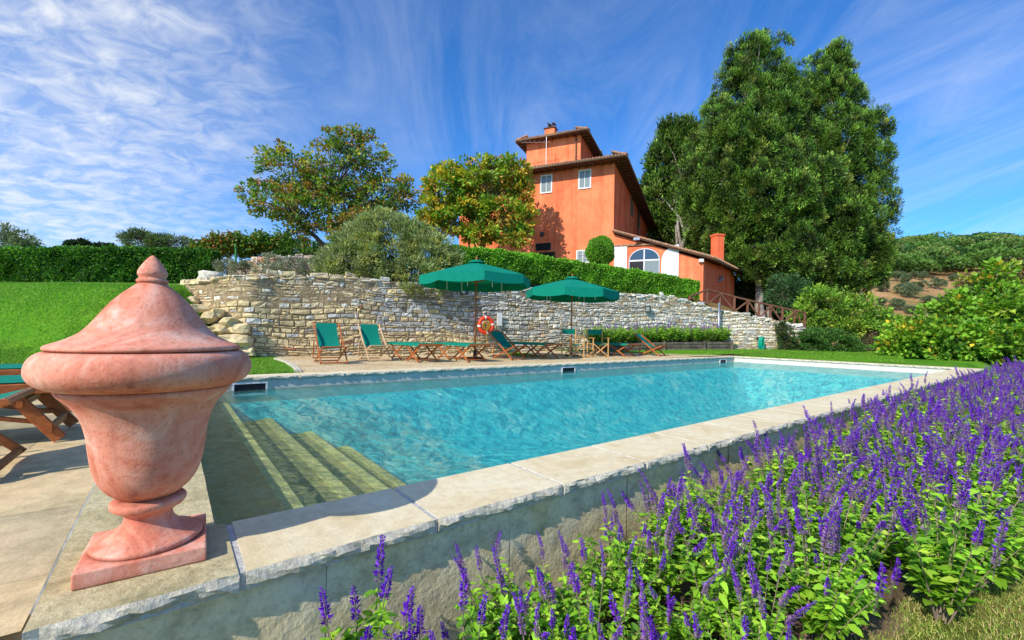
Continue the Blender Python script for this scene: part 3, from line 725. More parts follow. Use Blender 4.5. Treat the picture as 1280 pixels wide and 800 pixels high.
# second wall higher up
W2 = [(ang(p), y) for p, y in [(284, 19), (340, 18.6), (400, 19.5), (430, 21)]]; W2T = [(ang(p), at(p, y, Y).z) for p, y, Y in [(284, 333, 19), (310, 326, 18.8), (340, 322, 18.6), (385, 319, 19.2), (400, 321, 19.5), (430, 322, 21)]]
stone_wall('upper_wall', 'short pale stone wall behind the grey shrubs on the upper terrace', lambda u: ((lambda a: (a*interp(W2, a), interp(W2, a)))(ang(284)+(ang(430)-ang(284))*u)), 40,
           lambda x, y: interp(W2T, x/y), lambda x, y: 2.4, lambda x, y, z, g: tuple(q*g.uniform(.8, 1.15) for q in ((.66, .55, .44) if g.random() < .8 else (.6, .33, .2))), 12, .16, .4, .1, .2)
# wall lamps, hole, plaque
for px, py, lb in ((580, 363, 'small dark lantern on the wall behind the left parasol'), (810, 386, 'small dark lantern on the wall above the lavender planter')):
    Y = interp(WY, ang(px))-.18; p = at(px, py, Y); L = thing('wall_lantern', lb, 'lantern', p, -.5)
    MB().box(0, 0, .13, .24, .2, .03).box(0, 0, -.13, .22, .18, .03).box(-.09, -.07, 0, .02, .02, .24).box(.09, -.07, 0, .02, .02, .24).box(0, .09, 0, .2, .02, .26).build('frame', M['iron'], L)
    MB().box(0, 0, 0, .15, .12, .22).build('glass', M['pane_curtain'], L)
p = at(624.5, 399, interp(WY, ang(624))-.11)
MB().box(0, 0, 0, .21, .02, .5).box(0, -.011, 0, .17, .006, .44).build('notice_board', M['white']).location = p
o_ = bpy.data.objects['notice_board']; o_.rotation_euler = (0, 0, .45); tag(o_, 'blank white rectangular notice board on the stone wall beside the lifebuoy', 'notice')
# lifebuoy
Y = interp(WY, ang(607))-.28; p = at(607.5, 406.5, Y); lb = thing('lifebuoy', 'red ring lifebuoy with coiled yellow rope hung against the wall', 'lifebuoy', p, .42)
ring = [(math.cos(a)*.255, 0, math.sin(a)*.27) for a in np.linspace(0, 2*math.pi, 41)[:-1]]
MB().tube(ring, .075, 12, closed=True).build('ring', M['buoy'], lb, smooth=True)
for a0 in (0, math.pi/2, math.pi, 3*math.pi/2):
    a0 += .12; seg = [(math.cos(a)*.255, 0, math.sin(a)*.27) for a in np.linspace(a0-.12, a0+.12, 5)]; MB().tube(seg, .078, 12).build('reflective_band', M['white'], lb, smooth=True)
mb = MB(); g = random.Random(4)
for k in range(7):
    w, h = .07+.012*k, .15+.01*g.random(); mb.tube([(math.cos(a)*w+.01*math.sin(k), -.05-.012*(k % 3), math.sin(a)*h-.01) for a in np.linspace(0, 2*math.pi, 21)[:-1]], .012, 5, closed=True)
mb.tube([(0, -.07, .16), (.02, -.09, 0), (0, -.07, -.2), (.03, -.05, -.55), (0, -.03, -.75)], .012, 6)
mb.build('rope', M['rope_yellow'], lb, smooth=True)
MB().box(0, .16, 0, .05, .3, .05).build('bracket', M['teak'], lb)

# ================================================================ GARDEN FURNITURE
def deck_chair(name, label, wood, group='deck chairs by the pool', pitch=0.0):
    t = thing(name, label, 'deck chair', (0, 0, 0), 0, group); w = .29; tw = .026
    bx, bz = -.50-pitch*.6, .96-pitch*.9
    for sy in (-1, 1):
        MB().bar((bx, sy*w, bz), (.42, sy*w, .02), tw, .045).build('back_rail', M[wood], t)
        MB().bar((.46, sy*(w-.03), .40), (-.42, sy*(w-.03), .02), tw, .042).build('seat_rail', M[wood], t)
        MB().bar((bx*.52, sy*(w+.026), bz*.52+.04), (-.36, sy*(w+.026), .10), .02, .034).build('prop', M[wood], t)
    for a in ((bx, bz), (.40, .035)): MB().bar((a[0], -w-.02, a[1]), (a[0], w+.02, a[1]), .04, .03).build('crossbar', M[wood], t)
    for a in ((.45, .40), (-.40, .035)): MB().bar((a[0], -w+.01, a[1]), (a[0], w-.01, a[1]), .038, .03).build('crossbar', M[wood], t)
    MB().bar((-.36, -w-.03, .11), (-.36, w+.03, .11), .03, .025).build('crossbar', M[wood], t)
    p0, p1, p2, p3 = Vector((bx+.02, 0, bz)), Vector((-.22, 0, .42)), Vector((-.12, 0, .27)), Vector((.45, 0, .415)); rows = []
    for i in range(17):
        k = i/16; q = p0*(1-k)**3+p1*3*k*(1-k)**2+p2*3*k*k*(1-k)+p3*k**3
        rows.append([(q.x, y*.235, q.z-.02*(1-y*y)*math.sin(math.pi*k)+.003*math.sin(k*40)) for y in (-1, -.5, 0, .5, 1)])
    MB().grid(rows).build('canvas_sling', M['canvas_deck'], t, smooth=True)
    return t
def sun_bed(name, label, wood='teak', group='flat folding sunbeds by the wall', L=1.9):
    t = thing(name, label, 'sunbed', (0, 0, 0), 0, group); h = L/2; w = .31; z = .45
    for sy in (-1, 1):
        MB().bar((-h, sy*w, z), (h, sy*w, z), .03, .045).build('side_rail', M[wood], t)
        for c in (-h+.45, h-.45):
            MB().bar((c-.42, sy*(w-.03), z), (c+.34, sy*(w-.03), .015), .026, .045).build('leg', M[wood], t)
            MB().bar((c+.42, sy*(w-.06), z), (c-.34, sy*(w-.06), .015), .026, .045).build('leg', M[wood], t)
    for c in (-h+.45, h-.45):
        for k in (-.30, .30): MB().bar((c+k, -w, .06), (c+k, w, .06), .03, .025).build('crossbar', M[wood], t)
    for c in (-h, h):
        MB().bar((c, -w-.025, z), (c, w+.025, z), .045, .04).build('crossbar', M[wood], t)
        MB().tube([(c, -w-.035, z), (c, -w-.05, z)], .014, 8).tube([(c, w+.035, z), (c, w+.05, z)], .014, 8).build('bolt', M['brass'], t)
    rows = [[(-h+L*i/20, y*(w+.008), z+.028-.035*(1-y*y)*math.sin(math.pi*i/20)**.5+.004*math.sin(i*1.3)) for y in (-1, -.6, 0, .6, 1)] for i in range(21)]
    m = MB().grid(rows)
    for sy in (-1, 1): m.grid([[(-h+L*i/20, sy*(w+.02), z+.03) for i in range(21)], [(-h+L*i/20, sy*(w+.024), z-.038) for i in range(21)]])
    m.grid([[r[0], (r[0][0], r[0][1]-.004, r[0][2]-.06)] for r in rows]); m.grid([[(r[-1][0], r[-1][1]+.004, r[-1][2]-.06), r[-1]] for r in rows])
    m.build('canvas', M['canvas_deck'], t, smooth='auto')
    return t
def put(o, x, y, rz, z=0): o.location = (x, y, z); o.rotation_euler = (0, 0, rz)
c1 = deck_chair('deck_chair', 'orange wood deck chair with green canvas, nearest the lawn at the left', 'teak')
p = (gnd(400, 457)+gnd(437, 454))/2; put(c1, p.x-.42*math.cos(FACE_POOL), p.y-.42*math.sin(FACE_POOL), FACE_POOL-.05)
c2 = deck_chair('deck_chair', 'bleached pale wood deck chair with green canvas beside the orange one', 'teak_pale')
p = (gnd(459, 452)+gnd(491, 451))/2; put(c2, p.x-.42*math.cos(FACE_POOL), p.y-.42*math.sin(FACE_POOL), FACE_POOL-.02)
c3 = deck_chair('deck_chair', 'reclined orange deck chair with green canvas just right of the lifebuoy', 'teak', pitch=.16)
p = gnd(636, 449.0); put(c3, p.x, p.y, R(-44))
c4 = dup(c3, (0, 0, 0), 0, 'reclined orange deck chair with green canvas at the far right beside the lavender'); p = gnd(815, 445.3); put(c4, p.x, p.y, R(-40))
b1 = sun_bed('sun_bed', 'green canvas sunbed directly right of the pale deck chair')
p = gnd(535, 453); q = p+N*.85; put(b1, q.x, q.y, FACE_POOL+.02)
for (px, py, lb) in ((597, 452.5, 'green canvas sunbed standing under the left parasol'), (690, 448.5, 'green canvas sunbed between the reclined deck chair and the director chairs'), (788, 446.5, 'green canvas sunbed right of the director chairs')):
    p = gnd(px, py); q = p+N*.85; b = dup(b1, q, FACE_POOL+.02+rnd.uniform(-.05, .05), lb)
def director_chair(label):
    t = thing('director_chair', label, 'director chair', (0, 0, 0), 0, 'director chairs under the right parasol'); wd = 'pine'
    for x in (-.2, .2):
        MB().bar((x, -.27, .03), (x, .25, .44), .022, .035).build('leg', M[wd], t); MB().bar((x+.024, .27, .03), (x+.024, -.25, .44), .022, .035).build('leg', M[wd], t)
    for sy in (-.28, .28):
        MB().bar((-.24, sy, .02), (.24, sy, .02), .035, .03).build('runner', M[wd], t)
        MB().bar((.22, sy, .02), (.22, sy, .64), .03, .035).build('post', M[wd], t); MB().bar((-.22, sy, .02), (-.24, sy, .95), .03, .035).build('post', M[wd], t)
        MB().bar((-.27, sy, .655), (.28, sy, .655), .055, .022).build('armrest', M[wd], t); MB().bar((-.22, sy*.93, .45), (.22, sy*.93, .45), .03, .03).build('seat_rail', M[wd], t)
    MB().grid([[(-.21+.42*i/6, y*.26, .455-.03*(1-y*y)) for y in (-1, -.5, 0, .5, 1)] for i in range(7)]).build('canvas_seat', M['canvas_deck'], t, smooth=True)
    MB().grid([[(-.25+.02*(1-y*y)*-1, y*.29, .77+.19*i/3-.025*(1-y*y)*(i == 3)) for y in (-1, -.5, 0, .5, 1)] for i in range(4)]).build('canvas_back', M['canvas_deck'], t, smooth=True)
    return t
d1 = director_chair('pale pine director chair with green back, left one of the pair'); p = gnd(716, 447.2); put(d1, p.x, p.y, R(-62))
p = gnd(747, 446.3); d2 = dup(d1, p, R(-74), 'pale pine director chair with green back, right one of the pair')
def parasol(label, loc, apex, rim, val, rad, rz, tilt=(0, 0)):
    t = thing('parasol', label, 'parasol', loc, rz, 'green parasols by the wall'); h = apex
    MB().tube([(0, 0, 0), (0, 0, h*.5), (0, 0, h-.02)], .024, 12).build('pole', M['teak'], t, smooth=True)
    MB().lathe([(.0, .0), (.26, .0), (.27, .05), (.24, .07), (.06, .08), (.05, .28), (.03, .29), (.0, .29)], 24).build('base', M['iron'], t, smooth='auto')
    n = 8; top = MB(); rows = []
    T = Matrix.Rotation(tilt[0], 4, 'X') @ Matrix.Rotation(tilt[1], 4, 'Y')
    def pt(a, k):                                     # k 0 apex .. 1 rim
        f = (a/(2*math.pi)*n) % 1; e = 1-.076*4*f*(1-f); r = rad*k*e
        z = (h-.12)-(h-.12-rim)*(k**1.12)-.035*4*f*(1-f)*k*0.9*(1-k*.3)
        q = T @ Vector((r*math.cos(a), r*math.sin(a), z-h)); return (q.x, q.y, q.z+h)
    sub = 6; A = [2*math.pi*i/(n*sub) for i in range(n*sub+1)]
    ks = [.1, .25, .45, .65, .85, 1.0]; top.grid([[pt(a, k) for a in A] for k in ks])
    cn = top.build('canopy', M['canvas'], t, smooth='auto')
    v = MB()
    def low(a):
        f = (a/(2*math.pi)*n) % 1; x, y, z = pt(a, 1.0); return (x*1.006, y*1.006, z-val*(1+.10*4*f*(1-f)))
    v.grid([[pt(a, 1.0) for a in A], [tuple(Vector(pt(a, 1)).lerp(Vector(low(a)), .5)*1.0) for a in A], [low(a) for a in A]]); v.build('valance', M['canvas'], cn, smooth='auto')
    c = MB(); c.grid([[(math.cos(a)*r_, math.sin(a)*r_, z_+h-.0) for a in A] for r_, z_ in ((.02, -.035), (.12, -.06), (.24, -.105), (.245, -.13))]); c.build('vent_cap', M['canvas'], cn, smooth='auto')
    MB().lathe([(0, -.04), (.02, -.03), (.028, 0), (.03, .02), (.018, .045), (0, .055)], 16, cz=h).build('finial', M['teak'], t, smooth=True)
    for i in range(n):
        a = 2*math.pi*i/n; p1 = Vector(pt(a, .08))-Vector((0, 0, .03)); p2 = Vector(pt(a, .985))-Vector((0, 0, .025)); rb = MB().bar(p1, p2, .018, .026).build('rib', M['teak'], t)
        pm = p1.lerp(p2, .55); MB().bar((math.cos(a)*.05, math.sin(a)*.05, rim-.12), pm, .014, .02).build('strut', M['teak'], rb)
    MB().lathe([(.026, -.05), (.055, -.04), (.055, .03), (.026, .04)], 16, cz=rim-.12).build('hub', M['teak'], t, smooth='auto')
    for i in (0, 2, 3, 5, 6):
        a = 2*math.pi*(i+.5)/n; x, y = math.cos(a)*rad*.55, math.sin(a)*rad*.55
        MB().tube([(x, y, rim+.02), (x, y, rim-.34)], .012, 6).build('tie_strap', M['white'], t)
    return t
p = at(594.5, 400, 12.7); parasol('open green parasol on a wooden pole in front of the lifebuoy', (p.x, p.y, 0), at(594, 323, 12.7).z, 2.36, .24, 1.60, R(12))
p = at(714.5, 400, 15.2); parasol('open green parasol on a wooden pole behind the director chairs', (p.x, p.y, 0), at(715, 344, 15.2).z, 2.26, .26, 1.60, R(30), tilt=(R(1), R(1)))
# the big lounger and its neighbour beside the urn on the paving
nl = thing('lounger', 'orange teak lounger with green canvas close behind the urn, foot end crossing into view', 'lounger', (0, 0, 0), 0)
def big_lounger(t):
    w = .315; z = .37
    for sy in (-1, 1):
        MB().bar((-1.6, sy*w, z), (.32, sy*w, z), .032, .07).build('side_rail', M['teak'], t)
        MB().bar((-.07, sy*(w-.035), z), (.19, sy*(w-.035), .01), .03, .075).build('leg', M['teak'], t)
        MB().bar((-1.15, sy*(w-.035), z), (-1.55, sy*(w-.035), .01), .03, .07).build('leg', M['teak'], t)
        MB().bar((-.62, sy*(w-.07), .30), (.08, sy*(w-.07), .13), .02, .03).build('brace', M['teak'], t)
    for c in ((.0, .27), (.14, .09), (-1.3, .2)): MB().bar((c[0], -w, c[1]), (c[0], w, c[1]), .03, .05).build('crossbar', M['teak'], t)
    MB().bar((.32, -w-.016, z), (.32, w+.016, z), .035, .07).build('crossbar', M['teak'], t)
    rows = [[(-1.6+1.92*i/20, y*(w+.005), z+.045-.03*(1-y*y)) for y in (-1, -.6, 0, .6, 1)] for i in range(21)]
    MB().grid(rows).build('canvas', M['canvas_deck'], t, smooth=True)
    for sy in (-1, 1): MB().bar((-1.0, sy*w*.8, .42), (-1.62, sy*w*.8, .90), .03, .05).build('back_rail', M['teak'], t)
    MB().bar((-1.62, -w, .90), (-1.62, w, .90), .035, .05).build('crossbar', M['teak'], t)
    MB().grid([[(-1.0-.62*i/8, y*.25, .40+.50*i/8-.05*math.sin(i/8*3.1)) for y in (-1, 0, 1)] for i in range(9)]).build('back_canvas', M['canvas_deck'], t, smooth=True)
big_lounger(nl)
put(nl, -3.46, 3.18, YAW)
nl2 = dup(nl, (-4.42, 4.22, 0), YAW, 'teak lounger with green canvas farther back, mostly hidden behind the urn')
c5 = dup(c1, (-2.97-D.x*.42-N.x*.29, 2.69-D.y*.42-N.y*.29, 0), YAW, 'deck chair at the left edge of the paving, only one wooden foot in view')
p = at(5, 413, 4.6); d3 = dup(d1, (p.x-.52, p.y-.05, 0), R(-62)+0.2, 'wooden armchair at the left edge behind the teak lounger')
del d3['group']

# ================================================================ HOUSE
HCn = Vector((6.8, 30.0, 0)); HR = Vector((.395, .919, 0)).normalized(); HL = Vector((-.919, .395, 0)).normalized()
GZ = 2.6; EZ = 12.45
def on_line(px, p0, d):
    a = ang(px); k = (a*p0.y-p0.x)/(d.x-a*d.y); return k
def hp(l, r, z=0): return HCn+HL*l+HR*r+Vector((0, 0, z))
HW = on_line(572, HCn, HL); HD = 19.5
house = thing('villa', 'terracotta orange villa of three storeys with square roof tower and tiled eaves', 'house', (0, 0, 0))
def poly(mb, pts, z0, z1, mi=0): return mb.prism([(p.x, p.y) for p in pts], z0, z1, mi=mi)
def wall_quad(name, a, b, z0, z1, m, par, zb=None):
    """one wall face, subdivided; z1 at a, zb at b"""
    zb = z1 if zb is None else zb; mb = MB(); mb.add([(a.x, a.y, z0), (b.x, b.y, z0), (b.x, b.y, zb), (a.x, a.y, z1)], [(0, 1, 2, 3)]); return mb.build(name, m, par)
wall_quad('front_wall', hp(HW, 0), hp(0, 0), GZ-1, EZ, M['plaster'], house)
wall_quad('side_wall', hp(0, 0), hp(0, HD), GZ-1, EZ, M['plaster_shade'], house)
wall_quad('back_wall', hp(0, HD), hp(HW, HD), GZ-1, EZ, M['plaster_shade'], house)
wall_quad('side_wall', hp(HW, HD), hp(HW, 0), GZ-1, EZ, M['plaster_shade'], house)
def hip_roof(par, P, l0, l1, r0, r1, ez, over, rise, name='roof'):
    """P(l,r,z)->Vector; eaves with rafters, tiles and gutter"""
    a, b, c, d = l0-over, l1+over, r0-over, r1+over
    hw = min(b-a, d-c)/2; top = ez+rise; m = MB()
    q = [P(a, c, ez), P(b, c, ez), P(b, d, ez), P(a, d, ez)]
    if b-a > d-c: r = [P(a+hw, (c+d)/2, top), P(b-hw, (c+d)/2, top)]; F_ = [(0, 1, 5, 4), (1, 2, 5), (2, 3, 4, 5), (3, 0, 4)]
    else: r = [P((a+b)/2, c+hw, top), P((a+b)/2, d-hw, top)]; F_ = [(0, 1, 4), (1, 2, 5, 4), (2, 3, 5), (3, 0, 4, 5)]
    up = Vector((0, 0, .10)); m.add([v+up for v in q]+[v+up for v in r], F_); ro = m.build(name, M['tile'], par)
    m = MB(); m.add([v+Vector((0, 0, .02)) for v in q]+[v+Vector((0, 0, .098)) for v in q], [(0, 1, 2, 3)]+[(i, (i+1) % 4, (i+1) % 4+4, i+4) for i in range(4)]); m.build('soffit', M['roof_under'], ro)
    rf = MB(); tl = MB(); gt = MB(); g = random.Random(5)
    for (A, B, inn) in ((q[0], q[1], P(0, 1, 0)-P(0, 0, 0)), (q[0], q[3], P(1, 0, 0)-P(0, 0, 0)), (q[1], q[2], P(-1, 0, 0)-P(0, 0, 0)), (q[3], q[2], P(0, -1, 0)-P(0, 0, 0))):
        L = (B-A).length; n = int(L/.55)
        for i in range(1, n): s = A.lerp(B, i/n)+Vector((0, 0, -.04)); rf.bar(s, s+inn*(over-.02), .09, .11)
        n = int(L/.21)
        for i in range(n+1):
            s = A.lerp(B, i/n)+Vector((0, 0, .13+g.uniform(-.012, .012))); e = s+inn*.9+Vector((0, 0, .9*rise/hw)); tl.tube([s-inn*.06, e], [.085, .075], 8)
        o_ = -inn*.09+Vector((0, 0, .02)); gt.tube([A+o_, B+o_], .065, 8)
    rf.build('rafters', M['roof_under'], ro); tl.build('roof_tiles', M['tile'], ro, smooth='auto'); gt.build('gutter', M['gutter'], ro, smooth=True)
    rd = MB(); g = random.Random(9)
    for A, B in ((q[0], r[0]), (q[1], r[0] if b-a <= d-c else r[1]), (q[2], r[1]), (q[3], r[1] if b-a <= d-c else r[0]), (r[0], r[1])):
        L = (B-A).length; n = max(1, int(L/.35))
        for i in range(n):
            s = A.lerp(B, i/n)+Vector((0, 0, .16+g.uniform(-.01, .02))); e = A.lerp(B, (i+1.1)/n)+Vector((0, 0, .14)); rd.tube([s, e], [.12, .10], 8)
    rd.build('ridge_tiles', M['tile'], ro, smooth='auto'); return ro
hip_roof(house, hp, 0, HW, 0, HD, EZ, .85, 2.6)
def window(par, name, P, l, z, w, h, pane, mullion=True, frame='white', bars=0, fw_=.065, nrm=None, glow=None):
    """P(l, off, z): along wall, outwards, height"""
    def bx(m, l0, l1, z0, z1, o0, o1):
        vs = [P(a, o, zz) for zz in (z0, z1) for (a, o) in ((l0, o0), (l1, o0), (l1, o1), (l0, o1))]
        m.add(vs, [(3, 2, 1, 0), (4, 5, 6, 7), (0, 1, 5, 4), (1, 2, 6, 5), (2, 3, 7, 6), (3, 0, 4, 7)])
    m = MB()
    bx(m, l-w/2-fw_, l-w/2, z-h/2-fw_, z+h/2+fw_, -.03, .05); bx(m, l+w/2, l+w/2+fw_, z-h/2-fw_, z+h/2+fw_, -.03, .05)
    bx(m, l-w/2, l+w/2, z+h/2, z+h/2+fw_, -.03, .05); bx(m, l-w/2, l+w/2, z-h/2-fw_, z-h/2, -.03, .07)
    f = m.build(name, M[frame], par); m = MB(); bx(m, l-w/2, l+w/2, z-h/2, z+h/2, -.02, .006); m.build('pane', M[pane], f)
    if mullion:
        m = MB(); bx(m, l-.022, l+.022, z-h/2, z+h/2, .0, .03); bx(m, l-w/2, l-w/2+.03, z-h/2, z+h/2, .0, .03); bx(m, l+w/2-.03, l+w/2, z-h/2, z+h/2, .0, .03)
        bx(m, l-w/2, l+w/2, z-h/2, z-h/2+.03, 0, .028); bx(m, l-w/2, l+w/2, z+h/2-.03, z+h/2, 0, .028); m.build('sash', M['white'], f)
    if bars:
        m = MB()
        for i in range(bars): a = l-w/2+w*(i+.5)/bars; bx(m, a-.014, a+.014, z-h/2, z+h/2, .035, .06)
        for k in (-.17, .17): bx(m, l-w/2, l+w/2, z+h*k-.014, z+h*k+.014, .03, .055)
        m.build('bars', M['iron'] if frame != 'white' else M['steel'], f)
    return f
FP = lambda l, o, z: hp(l, -o, z)                       # front wall: outwards is -HR
def fz(px, py):                                         # pixel on the front wall -> l, z
    k = on_line(px, HCn, HL); q = HCn+HL*k; return k, at(px, py, q.y).z
for px, py, w, h in ((680, 230, .78, 1.22), (728, 224, .78, 1.22)):
    l, z = fz(px, py); window(house, 'window', FP, l, z, w, h, 'pane_curtain')
l, z = fz(677.5, 308.5); window(house, 'grated_window', FP, l, z, 1.05, .42, 'black', False, 'iron', bars=8, fw_=.05)
l, z = fz(681, 324); window(house, 'dark_opening', FP, l, z, 1.25, .9, 'black', False, 'roof_under', fw_=.06)
l, z = fz(727, 321); window(house, 'grated_window', FP, l, z, .8, .8, 'pane_curtain', True, 'white', bars=4)
l, z = fz(675.5, 293); MB().box(0, 0, 0, .25, .12, .3).build('wall_vent', M['iron'], house).location = FP(l, .02, z)
# side windows and downpipe
SP = lambda r, o, z: hp(-o, r, z)
def sz(px, py): k = on_line(px, HCn, HR); return k, at(px, py, (HCn+HR*k).y).z
for px, py, h in ((787, 257, 1.6), (796, 272, 1.6)):
    r, z = sz(px, py); window(house, 'side_window', SP, r, z, 1.0, h, 'pane_curtain', False, 'gutter')
r, _ = sz(794, 270); MB().tube([SP(r, .12, EZ+.02), SP(r, .12, 4)], .07, 8).build('downpipe', M['gutter'], house, smooth=True)
# tower
TR0 = 3.2; q0 = HCn+HR*TR0; TL0 = on_line(722, q0, HL); TL1 = on_line(654.5, q0, HL); TD = 4.6
tzt = at(722, 168.5, (q0+HL*TL0).y).z
def tp(l, r, z=0): return HCn+HL*(TL0+l)+HR*(TR0+r)+Vector((0, 0, z))
TWd = TL1-TL0
wall_quad('tower_wall', tp(TWd, 0), tp(0, 0), EZ, tzt, M['plaster'], house); wall_quad('tower_wall', tp(0, 0), tp(0, TD), EZ, tzt, M['plaster_shade'], house)
wall_quad('tower_wall', tp(0, TD), tp(TWd, TD), EZ, tzt, M['plaster_shade'], house); wall_quad('tower_wall', tp(TWd, TD), tp(TWd, 0), EZ, tzt, M['plaster_shade'], house)
hip_roof(house, tp, 0, TWd, 0, TD, tzt, .62, .8, 'tower_roof')
MB().tube([tp(.35, -.1, tzt), tp(.35, -.1, EZ+.6)], .05, 8).build('downpipe', M['gutter'], house, smooth=True)
am = MB(); A0 = tp(TWd*.53, -1.2, EZ+.5); am.tube([A0, A0+Vector((0, 0, 3.0))], .022, 6); am.tube([A0+Vector((-1.9, .5, 2.75)), A0+Vector((.25, -.1, 2.55))], .014, 5)
for k in range(7): c_ = A0+Vector((-1.9, .5, 2.75)).lerp(Vector((.25, -.1, 2.55)), k/6); am.tube([c_-Vector((.1, .25, 0)), c_+Vector((.1, .25, 0))], .009, 4)
am.build('aerial', M['steel'], house)
cc = tp(TWd*.62, 1.0); czb = tzt+.3; c_ = MB().box(cc.x, cc.y, czb+.45, .85, .6, 1.1, rz=math.atan2(HL.y, HL.x)); ch = c_.build('chimney', M['plaster'], house)
c_ = MB(); rzz = math.atan2(HL.y, HL.x); c_.box(cc.x, cc.y, czb+1.03, 1.0, .75, .07, rz=rzz)
for s_ in (-.3, -.1, .1, .3): c_.tube([(cc.x+HL.x*s_, cc.y+HL.y*s_, czb+1.05), (cc.x+HL.x*s_*.5, cc.y+HL.y*s_*.5, czb+1.42)], [.07, .05], 6)
for s_ in (-.2, .2): c_.bar((cc.x+HL.x*(s_-.22), cc.y+HL.y*(s_-.22), czb+1.35), (cc.x+HL.x*(s_+.05), cc.y+HL.y*(s_+.05), czb+1.5), .5, .05)
c_.build('chimney_cap', M['roof_under'], ch)
# annex
kA = -on_line(878, HCn, HL); kA = abs(on_line(878, HCn, HL)); AC = HCn-HL*kA; AS = Vector((.597, .802, 0)).normalized()
kE = on_line(917, AC, AS); AE = AC+AS*kE
z0 = at(765.5, 291.5, 30).z; z1 = at(878, 324, AC.y).z
ann = thing('annex', 'single storey orange annex with sloping roof, arched window and white shutters', 'annex', (0, 0, 0))
wall_quad('front_wall', HCn-HR*.01, AC-HR*.01, GZ-1, z0-.05, M['plaster'], ann, zb=z1-.05)
z2 = at(917, 340, AE.y).z; B_ = AE+HL*3
wall_quad('side_wall', AC, AE, GZ-1.2, z1-.05, M['plaster_shade'], ann, zb=z2-.05); wall_quad('back_wall', AE, HCn+HR*kE*.9, GZ-1, z2-.1, M['plaster_shade'], ann, zb=z0-.1)
m = MB(); ov = AS*.0-HL*.55; fo = -HR*.32
a = HCn+fo+Vector((0, 0, z0)); b = AC+ov+fo+Vector((0, 0, z1-.09)); c = AE+ov+AS*.5+Vector((0, 0, z2-.09)); d = HCn+HR*kE*.92+Vector((0, 0, z0)); up = Vector((0, 0, .12))
m.add([a, b, c, d, a+up, b+up, c+up, d+up], [(3, 2, 1, 0), (4, 5, 6, 7), (0, 1, 5, 4), (1, 2, 6, 5), (2, 3, 7, 6), (3, 0, 4, 7)]); ar = m.build('roof', M['roof_under'], ann)
tl = MB(); g = random.Random(6); n = 32
for i in range(n):
    s = a.lerp(b, i/n)+up*1.15+Vector((0, 0, g.uniform(0, .02))); e = a.lerp(b, (i+1.15)/n)+up*1.15; tl.tube([s, e], [.07, .085], 8)
n = 46
for i in range(n+1):
    s = b.lerp(c, i/n)+up+Vector((0, 0, .01+g.uniform(0, .02))); e = a.lerp(d, i/n)+up+Vector((0, 0, .03)); tl.tube([s+(s-e).normalized()*.08, s.lerp(e, .25)], [.09, .08], 8)
m = MB(); m.add([a+up*1.12, b+up*1.12, c+up*1.12, d+up*1.12], [(0, 1, 2, 3)]); m.build('tile_bed', M['tile'], ar); tl.build('roof_tiles', M['tile'], ar, smooth='auto')
MB().tube([b+ov*.1, c+ov*.1], .06, 8).build('gutter', M['gutter'], ar, smooth=True)
AP = lambda l, o, z: HCn-HL*l-HR*(o+.01)+Vector((0, 0, z))
def az_(px, py): k = abs(on_line(px, HCn, HL)); return k, at(px, py, (HCn-HL*k).y).z
la, _ = az_(784.5, 320); lb_, zt = az_(823.5, 325); _, ztop = az_(803, 310.5); _, zs = az_(803, 325.5)
cl = (la+lb_)/2; rw = (lb_-la)/2; zb = zs-1.3
def arch(cl, rw, zb, zs, rh, o, n=24): return [AP(cl-rw, o, zb)]+[AP(cl-rw*math.cos(math.pi*i/n), o, zs+rh*math.sin(math.pi*i/n)) for i in range(n+1)]+[AP(cl+rw, o, zb)]
rh = ztop-zs
pts = arch(cl, rw, zb, zs, rh, .012); m = MB(); m.add(pts, [tuple(range(len(pts)))[::-1]]); aw = m.build('arched_window', M['glass'], ann)
o1 = arch(cl, rw, zb, zs, rh, .05); o2 = arch(cl, rw-.07, zb, zs, rh-.07, .05); o3 = arch(cl, rw-.07, zb, zs, rh-.07, .0); m = MB(); m.grid([o1, o2, o3]); m.grid([arch(cl, rw, zb, zs, rh, -.02), o1]); m.build('frame', M['steel'], aw)
m = MB(); m.add([AP(cl-.04, .03, zb), AP(cl+.04, .03, zb), AP(cl+.04, .03, ztop), AP(cl-.04, .03, ztop)], [(0, 1, 2, 3)]); m.add([AP(cl-rw+.05, .034, zs-.05), AP(cl+rw-.05, .034, zs-.05), AP(cl+rw-.05, .034, zs+.05), AP(cl-rw+.05, .034, zs+.05)], [(0, 1, 2, 3)]); m.build('mullion', M['white'], aw)
m = MB(); m.add([AP(cl+.05, .022, zb), AP(cl+rw-.07, .022, zb), AP(cl+rw-.07, .022, zs-.06), AP(cl+.05, .022, zs-.06)], [(0, 1, 2, 3)]); m.build('lower_pane', M['pane_curtain'], aw)
m = MB(); m.add([AP(cl-rw+.07, .022, zb), AP(cl-.05, .022, zb), AP(cl-.05, .022, zs-.06), AP(cl-rw+.07, .022, zs-.06)], [(0, 1, 2, 3)]); m.build('dark_pane', M['black'], aw)
def slabby(pts, th, name, mt, par):
    n = len(pts); ofs = -HR*th; m = MB(); m.add(list(pts)+[p+ofs for p in pts], [tuple(range(n)), tuple(range(2*n-1, n-1, -1))]+[(i, (i+1) % n, (i+1) % n+n, i+n) for i in range(n)]); return m.build(name, mt, par)
